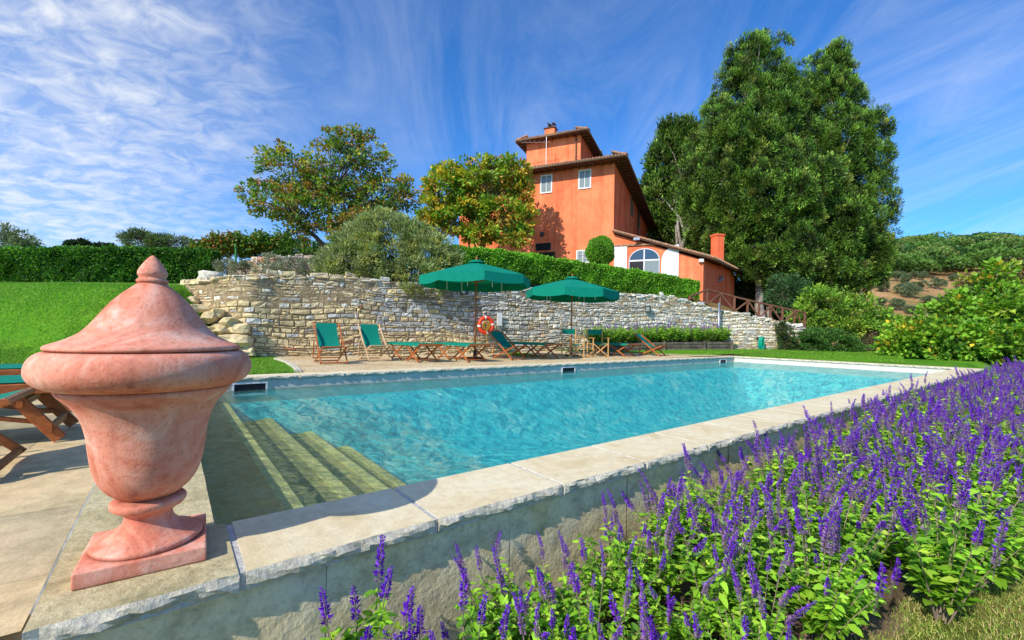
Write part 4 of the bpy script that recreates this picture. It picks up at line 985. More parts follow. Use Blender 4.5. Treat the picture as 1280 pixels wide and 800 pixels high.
# shutters: left square-looking one swung open, right one with curved top
l0, zA = az_(765.5, 307); l1, _ = az_(783.5, 308); slabby([AP(l0+.05, .02, zb), AP(l1-.06, .02, zb), AP(l1-.06, .02, zA-.05), AP(l0+.05, .02, zA+.02)], .05, 'shutter', M['shutter'], ann)
l0, _ = az_(825.5, 325); l1, zA = az_(847, 305.8); W_ = l1-l0
slabby([AP(l0, .02, zb)]+[AP(l0+W_*(1-math.cos(math.pi/2*i/12)), .02, zs-.12+(zA-zs+.12)*math.sin(math.pi/2*i/12)) for i in range(13)]+[AP(l1, .02, zb)], .05, 'shutter', M['shutter'], ann)
l0, zA = az_(784, 306.5); l1, zB = az_(826.5, 305); m = MB(); m.bar(AP(l0-.9, .06, zA), AP(l1, .06, zB), .09, .12); m.build('lintel', M['tile'], ann)
l0, zA = az_(793.5, 302); m = MB(); q = AP(l0, .1, zA); m.bar(q, q+Vector((-.05, -.35, .12)), .07, .07).bar(q+Vector((-.25, -.25, .1)), q+Vector((.15, -.35, .1)), .12, .2); m.build('floodlight', M['steel'], ann)
l0, zA = az_(875, 326); q = AP(l0, .1, zA); MB().box(q.x, q.y, q.z, .25, .2, .2).build('eave_lamp', M['white'], ann)
q = AC.lerp(AE, .42)+Vector((0, 0, at(895, 351, AC.lerp(AE, .42).y).z)); nr = Vector((AS.y, -AS.x, 0)); MB().bar(q+nr*.1, q+nr*.12+Vector((.35, .4, .3)), .2, .2).bar(q+nr*.08-Vector((.25, .3, 0)), q+nr*.08, .12, .12).build('wall_lamp', M['steel'], ann)
q = at(896.5, 322, AC.y+4.2); MB().box(q.x, q.y, q.z-.4, .62, .62, 3.9, rz=.2).box(q.x, q.y, q.z+1.6, .72, .72, .12, rz=.2).build('chimney', M['plaster_shade'], ann)
# ================================================================ FENCE, POST, HOSE, PLANTER
fn = thing('rail_fence', 'rustic brown post and rail fence with crossed braces on top of the wall', 'fence', (0, 0, 0))
fp = [(862, 371, 378), (884, 362, 382), (900, 366, 387), (918, 371, 391), (934.5, 375, 396), (949, 378.5, 399), (963, 381.5, 402), (978, 385, 406), (993, 388, 410), (1006, 391, 414)]
FT, FB = [], []
for px, yt, yb in fp:
    Y = interp(WY, ang(px))+.55; a_ = at(px, yt, Y); FT.append(a_); FB.append(Vector((a_.x, a_.y, min(at(px, yb, Y).z, a_.z-.8))))
for a_, b_ in zip(FT, FB): MB().bar(b_-Vector((0, 0, .4)), a_+Vector((0, 0, .04)), .10, .10, up=Vector((0, 1, 0))).build('post', M['rail'], fn)
for i in range(len(FT)-1):
    MB().bar(FT[i], FT[i+1], .08, .09).build('rail', M['rail'], fn)
    lo, hi = (FB[i]+Vector((0, 0, .08)), FT[i+1]-Vector((0, 0, .06))) if i % 2 else (FT[i]-Vector((0, 0, .06)), FB[i+1]+Vector((0, 0, .08)))
    MB().bar(lo+Vector((0, -.05, 0)), hi+Vector((0, -.05, 0)), .06, .08).build('brace', M['rail'], fn)
Y = interp(WY, ang(898))-.4; p = at(898, 431, Y); pt_ = thing('metal_post', 'thin grey metal post standing against the wall behind the lavender', 'post', (p.x, p.y, 0)); zt_ = at(898, 381, Y).z
MB().tube([(0, 0, 0), (0, 0, zt_)], .05, 10).build('shaft', M['steel'], pt_, smooth=True); MB().lathe([(0, 0), (.07, 0), (.07, .06), (.03, .1), (0, .11)], 12, cz=zt_).build('cap', M['steel'], pt_)
Y = interp(WY, ang(950))-.25; p = at(950, 429, Y); hs = thing('garden_hose', 'green garden hose coiled in a tall loop against the stone wall', 'hose', p, .5)
mb = MB()
for k in range(6): mb.tube([(math.cos(a)*(.13-.008*k), -.03*k, math.sin(a)*(.30+.012*(k % 3))) for a in np.linspace(0, 2*math.pi, 25)[:-1]], .024, 6, closed=True)
mb.tube([(.12, -.1, -.1), (-.12, -.14, -.35), (-.3, -.1, -.41), (-.55, 0, -.41)], .02, 6); mb.build('coil', M['hose'], hs, smooth=True); MB().box(0, .06, .28, .1, .25, .05).build('hook', M['iron'], hs)
# planter
pf = [(742, .0), (775, 0), (830, 0), (880, 0), (914, 0)]
def plp(px, d=1.25): a = ang(px); Y = interp(WY, a)-d; return Vector((a*Y, Y, .10*sm((px-760)/120)))
pn = thing('timber_planter', 'raised bed edged with dark weathered timber sleepers in front of the wall', 'planter', (0, 0, 0))
for (a_, b_) in zip(pf, pf[1:]):
    A, B = plp(a_[0]), plp(b_[0])
    for k in range(3): MB().bar(A+Vector((0, .004*k, .07+.135*k)), B+Vector((0, .004*k, .07+.135*k)), .10, .125).build('sleeper', M['timber'], pn)
    MB().bar(B+Vector((0, -.08, -.05)), B+Vector((0, -.08, .45)), .10, .10, up=Vector((0, 1, 0))).build('stake', M['timber'], pn)
A, B = plp(914), plp(914, .1)
for k in range(3): MB().bar(A+Vector((0, 0, .07+.135*k)), B+Vector((0, 0, .07+.135*k)), .10, .125).build('sleeper', M['timber'], pn)
m = MB(); m.grid([[plp(px, d)+Vector((0, 0, .36)) for px in range(742, 915, 12)] for d in (1.2, .05)]); m.build('soil_fill', M['soil'], pn)

# ================================================================ PLANTING
G_DK = (.06, .14, .03); G_MD = (.12, .27, .035); G_LT = (.22, .40, .05); G_YL = (.5, .5, .06); OR = (.55, .28, .06); BR = (.36, .20, .07); SIL = (.36, .45, .17)
def B(px, py, Y, rx, ry, rz): p = at(px, py, Y); return (p.x, p.y, p.z, rx, ry, rz)
# hedge along the wall top
def hedge(name, label, path, top, bot, wd, nleaf, L, pal, seed):
    """path: list of world (x,y); top/bot functions of fraction"""
    root = thing(name, label, 'hedge', (0, 0, 0)); g = np.random.default_rng(seed); P = np.array(path, float)
    seg = np.hypot(*(P[1:]-P[:-1]).T); S = np.concatenate([[0], np.cumsum(seg)]); T = S[-1]
    def pos(s):
        x = np.interp(s, S, P[:, 0]); y = np.interp(s, S, P[:, 1]); e = 1e-2*T
        tx = np.interp(np.minimum(s+e, T), S, P[:, 0])-np.interp(np.maximum(s-e, 0), S, P[:, 0]); ty = np.interp(np.minimum(s+e, T), S, P[:, 1])-np.interp(np.maximum(s-e, 0), S, P[:, 1])
        l = np.hypot(tx, ty); return x, y, ty/l, -tx/l
    ht = np.mean([top(f)-bot(f) for f in (0, .5, 1)]); area = np.array([ht, wd, ht*.6]); pr = area/area.sum()
    k = g.choice(3, nleaf, p=pr); s = g.random(nleaf)*T; v = g.random(nleaf)
    ends = g.random(nleaf) < (2*wd/(T+2*wd))*.8
    zt = np.array([top(f) for f in np.linspace(0, 1, 50)]); zb = np.array([bot(f) for f in np.linspace(0, 1, 50)]); f = s/T
    s = np.where(ends, np.where(g.random(nleaf) < .5, 0, T), s); f = s/T; top_ = np.interp(f, np.linspace(0, 1, 50), zt)+.02*np.sin(s*3.1)+.025*np.sin(s*7.3+1); bot_ = np.interp(f, np.linspace(0, 1, 50), zb)
    x, y, nx, ny = pos(s); off = np.where(k == 0, wd/2, np.where(k == 1, (v-.5)*wd, -wd/2)); z = np.where(k == 1, top_, bot_+(top_-bot_)*g.random(nleaf))
    off = np.where(ends, (g.random(nleaf)-.5)*wd, off); z = np.where(ends, bot_+(top_-bot_)*g.random(nleaf), z)
    bulge = .04*np.sin(s*2.3+z*3)+.03*np.sin(s*5.7-z*5); off = off+np.where(k == 0, bulge, 0)
    # round the shoulders
    rnd_ = np.clip((z-(top_-.12))/.12, 0, 1); off *= 1-.10*rnd_/max(wd, .3)
    tx_, ty_ = -ny, nx; es = np.where(ends, np.where(s > T/2, 1, -1), 0)*.02
    c = np.stack([x+nx*off+tx_*es*-1, y+ny*off+ty_*es*-1, z], 1)+g.normal(size=(nleaf, 3))*.028
    n = np.where((k == 1)[:, None], [0, 0, 1.], np.stack([nx, ny, np.zeros(nleaf)], 1)*np.where(k == 2, -1, 1)[:, None])
    d = n*.7+g.normal(size=(nleaf, 3))*.6+np.array([0, 0, .35]); nn = n+g.normal(size=(nleaf, 3))*.5
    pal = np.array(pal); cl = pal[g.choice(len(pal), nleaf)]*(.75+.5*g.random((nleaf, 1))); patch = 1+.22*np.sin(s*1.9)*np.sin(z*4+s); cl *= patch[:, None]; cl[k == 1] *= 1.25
    leaves('foliage', c, d, nn, L*(.7+.6*g.random(nleaf)), L*.62*(.7+.6*g.random(nleaf)), cl, root)
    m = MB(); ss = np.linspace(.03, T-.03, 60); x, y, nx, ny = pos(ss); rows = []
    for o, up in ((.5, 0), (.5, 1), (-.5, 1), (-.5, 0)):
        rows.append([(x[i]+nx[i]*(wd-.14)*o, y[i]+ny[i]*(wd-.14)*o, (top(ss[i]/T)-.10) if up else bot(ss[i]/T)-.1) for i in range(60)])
    m.grid(rows, col=(.012, .025, .008)); i0 = [r[0] for r in rows]; i1 = [r[-1] for r in rows]; m.add(i0, [(0, 1, 2, 3)], (.012, .025, .008)); m.add(i1, [(3, 2, 1, 0)], (.012, .025, .008)); m.build('shade_core', M['leaf'], root)  # near-black core box, painted shade behind the hedge leaves
    return root
hy = [(540, 17.0), (600, 17.7), (660, 19.2), (720, 20.7), (780, 22.0), (840, 23.2), (868, 23.6)]
htop = [(545, 309.5), (600, 314), (660, 321), (700, 327.5), (760, 336), (820, 345), (868, 354)]; hbot = [(540, 352), (600, 355), (660, 356), (720, 361), (800, 368), (868, 379)]
hpth = []
for px in np.linspace(540, 866, 24): Y = interp(hy, px); hpth.append((ang(px)*Y, Y))
_len = np.cumsum([0]+[math.hypot(b[0]-a[0], b[1]-a[1]) for a, b in zip(hpth, hpth[1:])]); _pxs = np.linspace(540, 866, 24)
def _hf(tab): return lambda f: (lambda px: at(px, interp(tab, px), interp(hy, px)).z)(float(np.interp(f, _len/_len[-1], _pxs)))
hedge('clipped_hedge', 'bright green clipped hedge on top of the stone wall in front of the villa', hpth, _hf(htop), _hf(hbot), .9, 60000, .085, [(.14, .36, .02), (.18, .45, .03), (.26, .55, .04), (.08, .22, .015)], 31)
# dark hedge at the left
lh = [(ang(px)*Y, Y) for px, Y in ((-260, 17.5), (-120, 17.6), (0, 17.8), (120, 18.2), (200, 18.8), (268, 19.4))]
_ll = [(-260, 17.5), (0, 17.8), (120, 18.2), (200, 18.8), (268, 19.4)]
hedge('laurel_hedge', 'dark green laurel hedge behind the sloping lawn at the left', lh, lambda f: at(0, 319, 17.8).z+(at(275, 316, 19.4).z-at(0, 319, 17.8).z)*max(0, f-.35)/.65, lambda f: 2.25, 1.1, 70000, .12, [(.05, .16, .02), (.07, .22, .025), (.035, .11, .015), (.15, .32, .04)], 32)
# round clipped bush
def ball(name, label, c, r, n, L, pal, seed, cat='shrub', rz=1.0, group=None):
    root = thing(name, label, cat, (c[0], c[1], c[2]-r*rz), 0, group); g = np.random.default_rng(seed); d = unit(g.normal(size=(n, 3))); k = 1+.05*np.sin(d[:, 0]*5+d[:, 2]*7)
    P = d*r*k[:, None]*np.array([1, 1, rz])*(1-.06*g.random((n, 1)))+np.array([0, 0, r*rz]); pal = np.array(pal)
    leaves('foliage', P, d+g.normal(size=(n, 3))*.6, d+g.normal(size=(n, 3))*.5, L*(.7+.6*g.random(n)), L*.6, pal[g.choice(len(pal), n)]*(.7+.6*g.random((n, 1))), root)
    m = MB(); m.lathe([(r*.9*math.sin(t), -r*rz*.92*math.cos(t)+r*rz) for t in np.linspace(.05, math.pi-.05, 12)], 20, col=(.015, .035, .01)); m.build('shade_core', M['leaf'], root); return root  # near-black core, painted shade behind the bush leaves
p = at(750, 315, 27.0); ball('topiary_ball', 'round clipped green bush beside the white shutters', p, .82, 9000, .10, [(.11, .30, .02), (.17, .40, .03), (.24, .5, .05)], 33, rz=1.12)
# big silver bush
bb = [B(492, 322, 15.9, 1.9, 1.3, 1.45), B(440, 335, 15.3, 1.25, 1.1, .75), B(535, 330, 16.0, 1.2, 1.1, 1.15), B(480, 300, 16.2, 1.35, 1.1, 1.0), B(515, 350, 15.1, 1.2, .75, .6), B(452, 318, 15.8, 1.1, 1, .9)]
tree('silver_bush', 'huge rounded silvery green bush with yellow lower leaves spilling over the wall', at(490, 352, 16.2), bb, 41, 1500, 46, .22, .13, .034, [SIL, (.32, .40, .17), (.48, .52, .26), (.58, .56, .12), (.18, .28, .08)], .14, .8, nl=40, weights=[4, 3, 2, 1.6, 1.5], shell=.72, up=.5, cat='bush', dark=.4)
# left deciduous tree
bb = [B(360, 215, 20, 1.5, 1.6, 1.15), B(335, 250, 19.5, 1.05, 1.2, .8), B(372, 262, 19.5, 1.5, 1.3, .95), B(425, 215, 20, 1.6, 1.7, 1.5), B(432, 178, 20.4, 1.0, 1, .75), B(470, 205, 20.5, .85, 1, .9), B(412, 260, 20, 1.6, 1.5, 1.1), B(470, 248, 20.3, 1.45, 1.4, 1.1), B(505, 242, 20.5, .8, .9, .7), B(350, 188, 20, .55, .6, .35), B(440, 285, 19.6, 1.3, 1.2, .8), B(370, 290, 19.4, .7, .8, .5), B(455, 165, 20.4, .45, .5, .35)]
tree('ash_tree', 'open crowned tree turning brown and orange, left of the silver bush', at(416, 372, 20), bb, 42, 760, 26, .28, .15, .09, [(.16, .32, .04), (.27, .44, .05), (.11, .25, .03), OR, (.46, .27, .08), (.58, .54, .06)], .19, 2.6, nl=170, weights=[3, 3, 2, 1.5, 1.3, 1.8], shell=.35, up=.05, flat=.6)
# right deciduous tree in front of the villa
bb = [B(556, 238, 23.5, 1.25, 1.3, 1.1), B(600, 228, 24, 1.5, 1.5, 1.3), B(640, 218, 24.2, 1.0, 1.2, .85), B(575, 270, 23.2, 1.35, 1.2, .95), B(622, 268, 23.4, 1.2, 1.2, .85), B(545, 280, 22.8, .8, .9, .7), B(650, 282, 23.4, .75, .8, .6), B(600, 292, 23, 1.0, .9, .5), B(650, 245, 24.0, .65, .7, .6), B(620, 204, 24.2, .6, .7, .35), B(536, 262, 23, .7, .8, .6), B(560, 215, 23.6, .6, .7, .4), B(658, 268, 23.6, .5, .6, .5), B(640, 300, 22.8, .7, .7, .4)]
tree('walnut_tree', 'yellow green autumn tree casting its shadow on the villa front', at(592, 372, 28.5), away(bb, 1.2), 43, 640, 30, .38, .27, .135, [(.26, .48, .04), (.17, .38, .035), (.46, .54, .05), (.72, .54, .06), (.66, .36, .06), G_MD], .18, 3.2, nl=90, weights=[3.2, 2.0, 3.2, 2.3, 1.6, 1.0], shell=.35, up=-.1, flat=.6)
# cypresses
CY = [(.11, .24, .03), (.18, .36, .045), (.26, .46, .06), (.05, .12, .02), (.36, .42, .08)]
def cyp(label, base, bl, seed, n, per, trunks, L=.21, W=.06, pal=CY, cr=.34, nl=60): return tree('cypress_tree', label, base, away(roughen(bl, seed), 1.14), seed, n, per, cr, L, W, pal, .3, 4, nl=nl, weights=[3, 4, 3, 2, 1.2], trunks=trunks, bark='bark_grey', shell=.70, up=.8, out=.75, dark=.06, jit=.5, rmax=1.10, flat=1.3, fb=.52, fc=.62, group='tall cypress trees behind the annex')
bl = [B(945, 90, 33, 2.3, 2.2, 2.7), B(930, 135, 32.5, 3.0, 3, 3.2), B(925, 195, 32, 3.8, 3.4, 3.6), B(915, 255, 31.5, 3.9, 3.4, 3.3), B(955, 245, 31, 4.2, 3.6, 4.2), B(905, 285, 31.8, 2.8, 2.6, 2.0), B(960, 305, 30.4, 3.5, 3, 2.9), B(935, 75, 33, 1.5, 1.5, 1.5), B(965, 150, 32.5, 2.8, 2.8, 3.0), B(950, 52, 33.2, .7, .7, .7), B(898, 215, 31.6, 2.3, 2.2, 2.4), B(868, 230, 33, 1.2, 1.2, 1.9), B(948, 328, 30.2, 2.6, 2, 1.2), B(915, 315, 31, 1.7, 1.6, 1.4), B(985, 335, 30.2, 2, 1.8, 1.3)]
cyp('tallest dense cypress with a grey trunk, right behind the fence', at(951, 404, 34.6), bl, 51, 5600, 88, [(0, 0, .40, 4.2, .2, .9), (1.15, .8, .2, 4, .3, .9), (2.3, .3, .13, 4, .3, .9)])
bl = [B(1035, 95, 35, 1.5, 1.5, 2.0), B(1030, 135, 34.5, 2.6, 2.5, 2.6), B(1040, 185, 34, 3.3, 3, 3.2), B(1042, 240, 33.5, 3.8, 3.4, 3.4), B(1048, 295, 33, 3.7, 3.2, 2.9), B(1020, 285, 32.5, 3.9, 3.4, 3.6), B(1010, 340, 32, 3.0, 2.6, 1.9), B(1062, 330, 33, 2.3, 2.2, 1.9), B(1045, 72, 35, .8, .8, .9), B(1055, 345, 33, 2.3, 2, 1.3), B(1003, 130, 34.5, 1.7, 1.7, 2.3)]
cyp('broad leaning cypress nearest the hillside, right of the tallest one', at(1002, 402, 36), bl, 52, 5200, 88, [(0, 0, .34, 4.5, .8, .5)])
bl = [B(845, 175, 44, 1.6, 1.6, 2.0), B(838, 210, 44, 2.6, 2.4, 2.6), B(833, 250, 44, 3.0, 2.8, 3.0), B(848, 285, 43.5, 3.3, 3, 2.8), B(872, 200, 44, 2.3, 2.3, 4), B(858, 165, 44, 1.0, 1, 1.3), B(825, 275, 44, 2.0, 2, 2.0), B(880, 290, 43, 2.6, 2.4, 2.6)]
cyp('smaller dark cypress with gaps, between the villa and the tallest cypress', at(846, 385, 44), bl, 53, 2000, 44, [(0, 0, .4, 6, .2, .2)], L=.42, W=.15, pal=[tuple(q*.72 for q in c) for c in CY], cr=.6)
# dark understorey behind the annex
for i, (px, py, Y, r, sd) in enumerate([(925, 345, 38, 2.2, 61), (945, 372, 37, 1.7, 62), (1000, 385, 38, 2.0, 63)]):
    tree('dark_shrub', ['dark ivy clad shrub directly behind the annex', 'dark shrub behind the trunk of the tallest cypress', 'dark shrub in the shade of the leaning cypress'][i], at(px, 408, Y), [B(px, py, Y, r, 1.5, r)], sd, 220, 44, .45, .22, .12, [(.02, .045, .012), (.035, .08, .02), (.05, .11, .02)], .1, 1, nl=14, shell=.7, cat='shrub')
# right hand shrubs
tree('small_tree', 'light green feathery sapling in front of the cypress trunks', at(985, 412, 25.5), [B(982, 366, 25.5, 1.0, 1, 1.1), B(1000, 375, 25.5, .8, .8, .8)], 64, 170, 40, .3, .17, .045, [(.08, .19, .07), (.12, .25, .08), (.05, .12, .03)], .07, 1.2, nl=30, shell=.4)
tree('spreading_shrub', 'bright green spreading shrub below the leaning cypress', at(1050, 432, 24.5), [B(1030, 385, 24.5, 1.6, 1.3, 1.2), B(1070, 392, 24.5, 1.5, 1.2, 1.1), B(1100, 405, 24.2, 1.0, 1, .8), B(1012, 400, 24.2, .9, .9, .8), B(1050, 405, 24, 1.6, 1.1, .9)], 65, 430, 42, .3, .16, .08, [(.24, .46, .05), (.34, .56, .06), (.14, .32, .04), (.46, .56, .07)], .1, 1.2, nl=50, weights=[3, 3, 2, 1], shell=.45)
tree('dark_bush', 'dense dark green bush against the right end of the stone wall', at(1030, 449, 21.3), [B(1012, 432, 21.3, .75, .8, .65), B(1042, 430, 21.2, .9, .8, .68), B(1062, 437, 21.0, .6, .6, .45), B(1025, 424, 21.6, .7, .7, .5)], 66, 380, 46, .2, .11, .05, [(.10, .24, .04), (.06, .16, .03), (.16, .32, .07)], .06, .5, nl=20, shell=.6, cat='bush')
tree('climbing_shrub', 'thin climbing shrub growing up the right end of the wall', at(983, 446, 21.6), [B(983, 425, 21.6, .42, .3, .75), B(976, 410, 21.7, .25, .2, .3), B(992, 436, 21.5, .3, .3, .3)], 67, 100, 36, .16, .09, .045, [(.07, .15, .04), (.11, .2, .05), (.14, .13, .05)], .03, .4, nl=20, shell=.3, cat='shrub')
tree('scrub_bush', 'brownish scrub bush between the dark bush and the fig tree', at(1090, 452, 22), [B(1088, 436, 22, .9, .8, .6), B(1108, 430, 23, .8, .8, .8), B(1080, 420, 24, .8, .8, .7), B(1120, 442, 21.5, .6, .6, .4)], 68, 260, 36, .24, .11, .05, [(.10, .12, .04), (.16, .13, .06), (.06, .10, .03), (.24, .16, .08)], .05, .5, nl=40, shell=.4, cat='bush')
FIG = [(.22, .46, .035), (.30, .58, .05), (.15, .34, .03), (.07, .18, .02), (.85, .62, .05), (.45, .58, .06)]
tree('fig_tree', 'large fig tree with bright green leaves and a few yellow ones at the right edge', at(1190, 452, 18.5), [B(1150, 418, 18, .95, 1, .7), B(1192, 400, 18.5, 1.0, 1.2, 1.0), B(1240, 392, 18, 1.2, 1.2, 1.25), B(1280, 400, 18, 1.3, 1.2, 1.4), B(1180, 430, 17.5, 1.5, 1, .9), B(1230, 432, 17.2, 1.5, 1, .85), B(1132, 430, 18, .8, .8, .6), B(1275, 435, 17, 1.3, 1, .9), B(1315, 400, 18, 1.5, 1.4, 1.8)], 69, 1100, 28, .34, .17, .12, FIG, .13, 1.1, nl=110, weights=[4, 4, 3, 2, .7, 1.2], shell=.3, up=0, flat=.8, bark='twig')
tree('fig_sapling', 'slender upright fig with sparse lobed leaves rising above the fig tree', at(1238, 445, 18), [B(1248, 345, 18, .55, .6, .75), B(1232, 358, 18, .5, .5, .5), B(1262, 370, 18, .6, .6, .6), B(1208, 352, 18, .3, .3, .25)], 70, 46, 14, .25, .22, .15, FIG, .05, 2.6, nl=40, weights=[4, 4, 2, 1, 1.3, 2], shell=.2, up=.2, bark='twig')
tree('rust_bush', 'rust coloured bush behind the fig at the right edge', at(1290, 420, 26), [B(1275, 355, 26, 1.9, 1.5, 1.6), B(1230, 365, 27, 1.2, 1.2, 1.1)], 71, 260, 34, .35, .16, .08, [(.20, .13, .05), (.14, .15, .04), (.28, .16, .06), (.08, .13, .03)], .1, 1.5, nl=40, shell=.5, cat='bush')
# ---- forest on the ridge (uncountable) and olives on the slope
g = np.random.default_rng(80); cs, rs_, cl_ = [], [], []
FP_ = np.array([(.09, .20, .035), (.13, .27, .045), (.05, .13, .03), (.17, .31, .06), (.22, .28, .07)])
while len(cs) < 620:
    a = ang(960)+g.random()*(ang(1560)-ang(960)); Y = 146+g.random()**.8*100
    if Y < 160+10*math.sin(a*13) and g.random() < .3: continue
    r = 3.4+4.4*g.random()**1.5; cs.append((a*Y, Y, hill_z(a, Y)+r*.75)); rs_.append(r); cl_.append(g.integers(len(FP_)))
cs = np.array(cs); rs_ = np.array(rs_); per = 380; d = unit(g.normal(size=(len(cs), per, 3))); d[..., 2] = np.abs(d[..., 2])*1.0-.25
P = cs[:, None]+d*rs_[:, None, None]*np.array([1, 1, .78])*(.88+.18*g.random((len(cs), per, 1)))
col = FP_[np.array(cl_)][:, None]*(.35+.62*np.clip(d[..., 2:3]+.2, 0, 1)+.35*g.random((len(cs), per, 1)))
fo = leaves('woodland', P.reshape(-1, 3), (d+g.normal(size=d.shape)*.5).reshape(-1, 3), (d+g.normal(size=d.shape)*.4).reshape(-1, 3), .95, .8, col.reshape(-1, 3))
tag(fo, 'green woodland covering the ridge of the hill', 'woodland', kind='stuff')
_ob = {}
def olive_src(i):
    g = np.random.default_rng(90+i); bl = [(g.normal()*.5, g.normal()*.5, 1.6+g.random()*.7, 1.0+.5*g.random(), 1.0+.4*g.random(), .8+.3*g.random()) for _ in range(4)]
    P, od, nr, L, W, col, cc = crown(90+i, bl, 90, 30, .4, .30, .13, [(.20, .28, .15), (.27, .35, .19), (.12, .18, .08)], shell=.6)
    return P, od, nr, L, W, col
def olive(loc, i, label, sc, rz, grp):
    t = thing('olive_tree', label, 'olive tree', loc, rz, grp); t.scale = (sc, sc, sc)
    if i not in _ob:
        mb = MB(); rg = random.Random(i)
        for k in range(4): limb(mb, (0, 0, -.3), (rg.uniform(-.8, .8), rg.uniform(-.8, .8), 1.9), .16, .05, rg)
        tk = mb.build('trunk', M['bark'], t, smooth=True); cr = leaves('crown', *olive_src(i)[:5], olive_src(i)[5], t); _ob[i] = (tk, cr)
    else:
        for o in _ob[i]: c = o.copy(); C.objects.link(c); c.parent = t
    return t
OL = [(1098, 372, 110), (1104, 358, 125), (1112, 385, 95), (1118, 349, 140), (1124, 344, 145), (1126, 358, 122), (1132, 351, 135), (1140, 344, 146), (1136, 362, 118), (1100, 394, 88), (1108, 405, 80), (1146, 355, 126), (1152, 346, 144), (1090, 384, 98), (1160, 365, 112), (1154, 380, 98), (1172, 352, 130), (1180, 366, 110), (1166, 395, 85), (1190, 346, 145), (1200, 360, 118), (1122, 372, 106), (1142, 375, 102), (1130, 392, 86), (1215, 350, 138), (1240, 350, 136), (1264, 352, 135), (1184, 382, 95), (1148, 398, 82), (1094, 350, 134)]
for k, (px, py, Y) in enumerate([q for q in OL if q[2] > 99]):
    a = ang(px); z = hill_z(a, Y); olive((a*Y, Y, z-.2), k % 4, 'grey green olive tree growing on the bare ochre hillside below the woods', (.75+.45*((k*37) % 10)/10), k*1.7, 'olive trees on the hillside')

0 and tree('valley_olive', 'tall pale olive tree reaching up in front of the hillside behind the fig', at(1175, 420, 48), [B(1168, 355, 48, 2.3, 2, 2.3), B(1185, 372, 48, 2.3, 2, 2.0), B(1155, 375, 48, 2.0, 2, 1.6)], 72, 240, 40, .5, .3, .12, [(.14, .21, .10), (.19, .26, .13), (.09, .14, .06)], .16, 1.5, nl=40, shell=.5)
# left background
tree('olive_tree', 'silvery olive tree above the dark hedge at the far left', at(15, 330, 27), [B(8, 303, 27, 1.3, 1.2, .9), B(-15, 300, 27, 1.3, 1.2, 1.1), B(30, 312, 27, .9, .9, .5)], 73, 150, 40, .32, .2, .05, [(.20, .27, .14), (.14, .20, .09), (.27, .33, .2)], .14, 1.3, nl=40, shell=.45, cat='olive tree')
tree('olive_tree', 'rounded olive tree behind the hedge, right of the distant roof', at(195, 330, 30), [B(178, 303, 30, 1.25, 1.2, .75), B(210, 305, 30, 1.5, 1.2, .55), B(172, 297, 30, .7, .8, .45)], 74, 190, 44, .32, .2, .05, [(.13, .20, .08), (.19, .26, .12), (.08, .13, .05)], .14, 1.3, nl=30, shell=.55, cat='olive tree')
p = at(113, 330, 70); fh = thing('distant_farmhouse', 'distant farmhouse with low red tiled roof beyond the hedge', 'house', p, .2); z = at(113, 315.5, 70).z-p.z
MB().box(0, 0, z/2-.5, 6.5, 5, z+.4).build('wall', M['plaster'], fh)
m = MB(); m.add([(-3.7, -2.9, z-.4), (3.7, -2.9, z-.4), (3.7, 2.9, z-.4), (-3.7, 2.9, z-.4), (-2.2, 0, z+.25), (2.2, 0, z+.25)], [(0, 1, 5, 4), (1, 2, 5), (2, 3, 4, 5), (3, 0, 4), (3, 2, 1, 0)]); m.build('roof', M['tile'], fh)
for k, (px, py, Y, rx, rz) in enumerate([(91, 309, 80, .75, 1.0), (104, 308, 82, 1.2, 1.1), (127, 311, 80, 1.1, .8), (137, 312, 78, .6, .75)]):
    tree('distant_pine', ['narrow dark conifer at the left of the distant roof', 'round dark pine behind the distant roof', 'low dark pine at the right of the distant roof', 'rightmost small dark conifer beside the distant roof'][k], at(px, 330, Y), [B(px, py, Y, rx, rx, rz)], 100+k, 60, 30, .5, .4, .3, [(.02, .05, .02), (.035, .08, .03)], .15, 1.8, nl=8, shell=.5)
# pergola with vine
pg = thing('pergola', 'vine covered pergola on thin posts beyond the upper wall', 'pergola', (0, 0, 0)); Yp = 25.0
for (x0, Y_, mt) in ((295, 23.6, 'greenpost'), (319, 25.5, 'iron'), (354, 26.5, 'iron'), (285, 27.5, 'iron'), (335, 28, 'iron')):
    t_ = at(x0, 303, Y_); MB().tube([(t_.x, t_.y, 2.2), (t_.x, t_.y, t_.z)], .05, 8).build('post', M[mt], pg)
for (x0, Y0, x1, Y1) in ((262, 23.6, 350, 25), (275, 27.5, 362, 27.5), (262, 23.6, 262, 27.5), (356, 24.5, 356, 27.5)):
    a_, b_ = at(x0, 303.5, Y0), at(x1, 303.5, Y1); b_.z = a_.z = 5.6; MB().tube([a_, b_], .04, 6).build('beam', M['iron'], pg)
g = np.random.default_rng(75); n = 15000; f = g.random(n); w = g.random(n); pxs = 236+f*128; Yv = 23.4+w*4.3; a_ = (pxs-640)/F; zt = 5.62+.10*np.sin(pxs*.2)+.16*g.normal(size=n)-.25*(g.random(n) < .25)*g.random(n)*2
zt = np.where(pxs < 262, zt-.25-.2*g.random(n), zt)
cpal = np.array([(.08, .19, .03), (.14, .28, .04), (.30, .30, .05), (.42, .16, .05)]); ci = np.where(pxs < 290, g.choice(4, n, p=[.3, .25, .2, .25]), g.choice(4, n, p=[.5, .35, .1, .05]))
leaves('vine', np.stack([a_*Yv, Yv, zt], 1), g.normal(size=(n, 3)), g.normal(size=(n, 3))+[0, 0, 1], .16, .13, cpal[ci]*(.6+.6*g.random((n, 1))), pg)
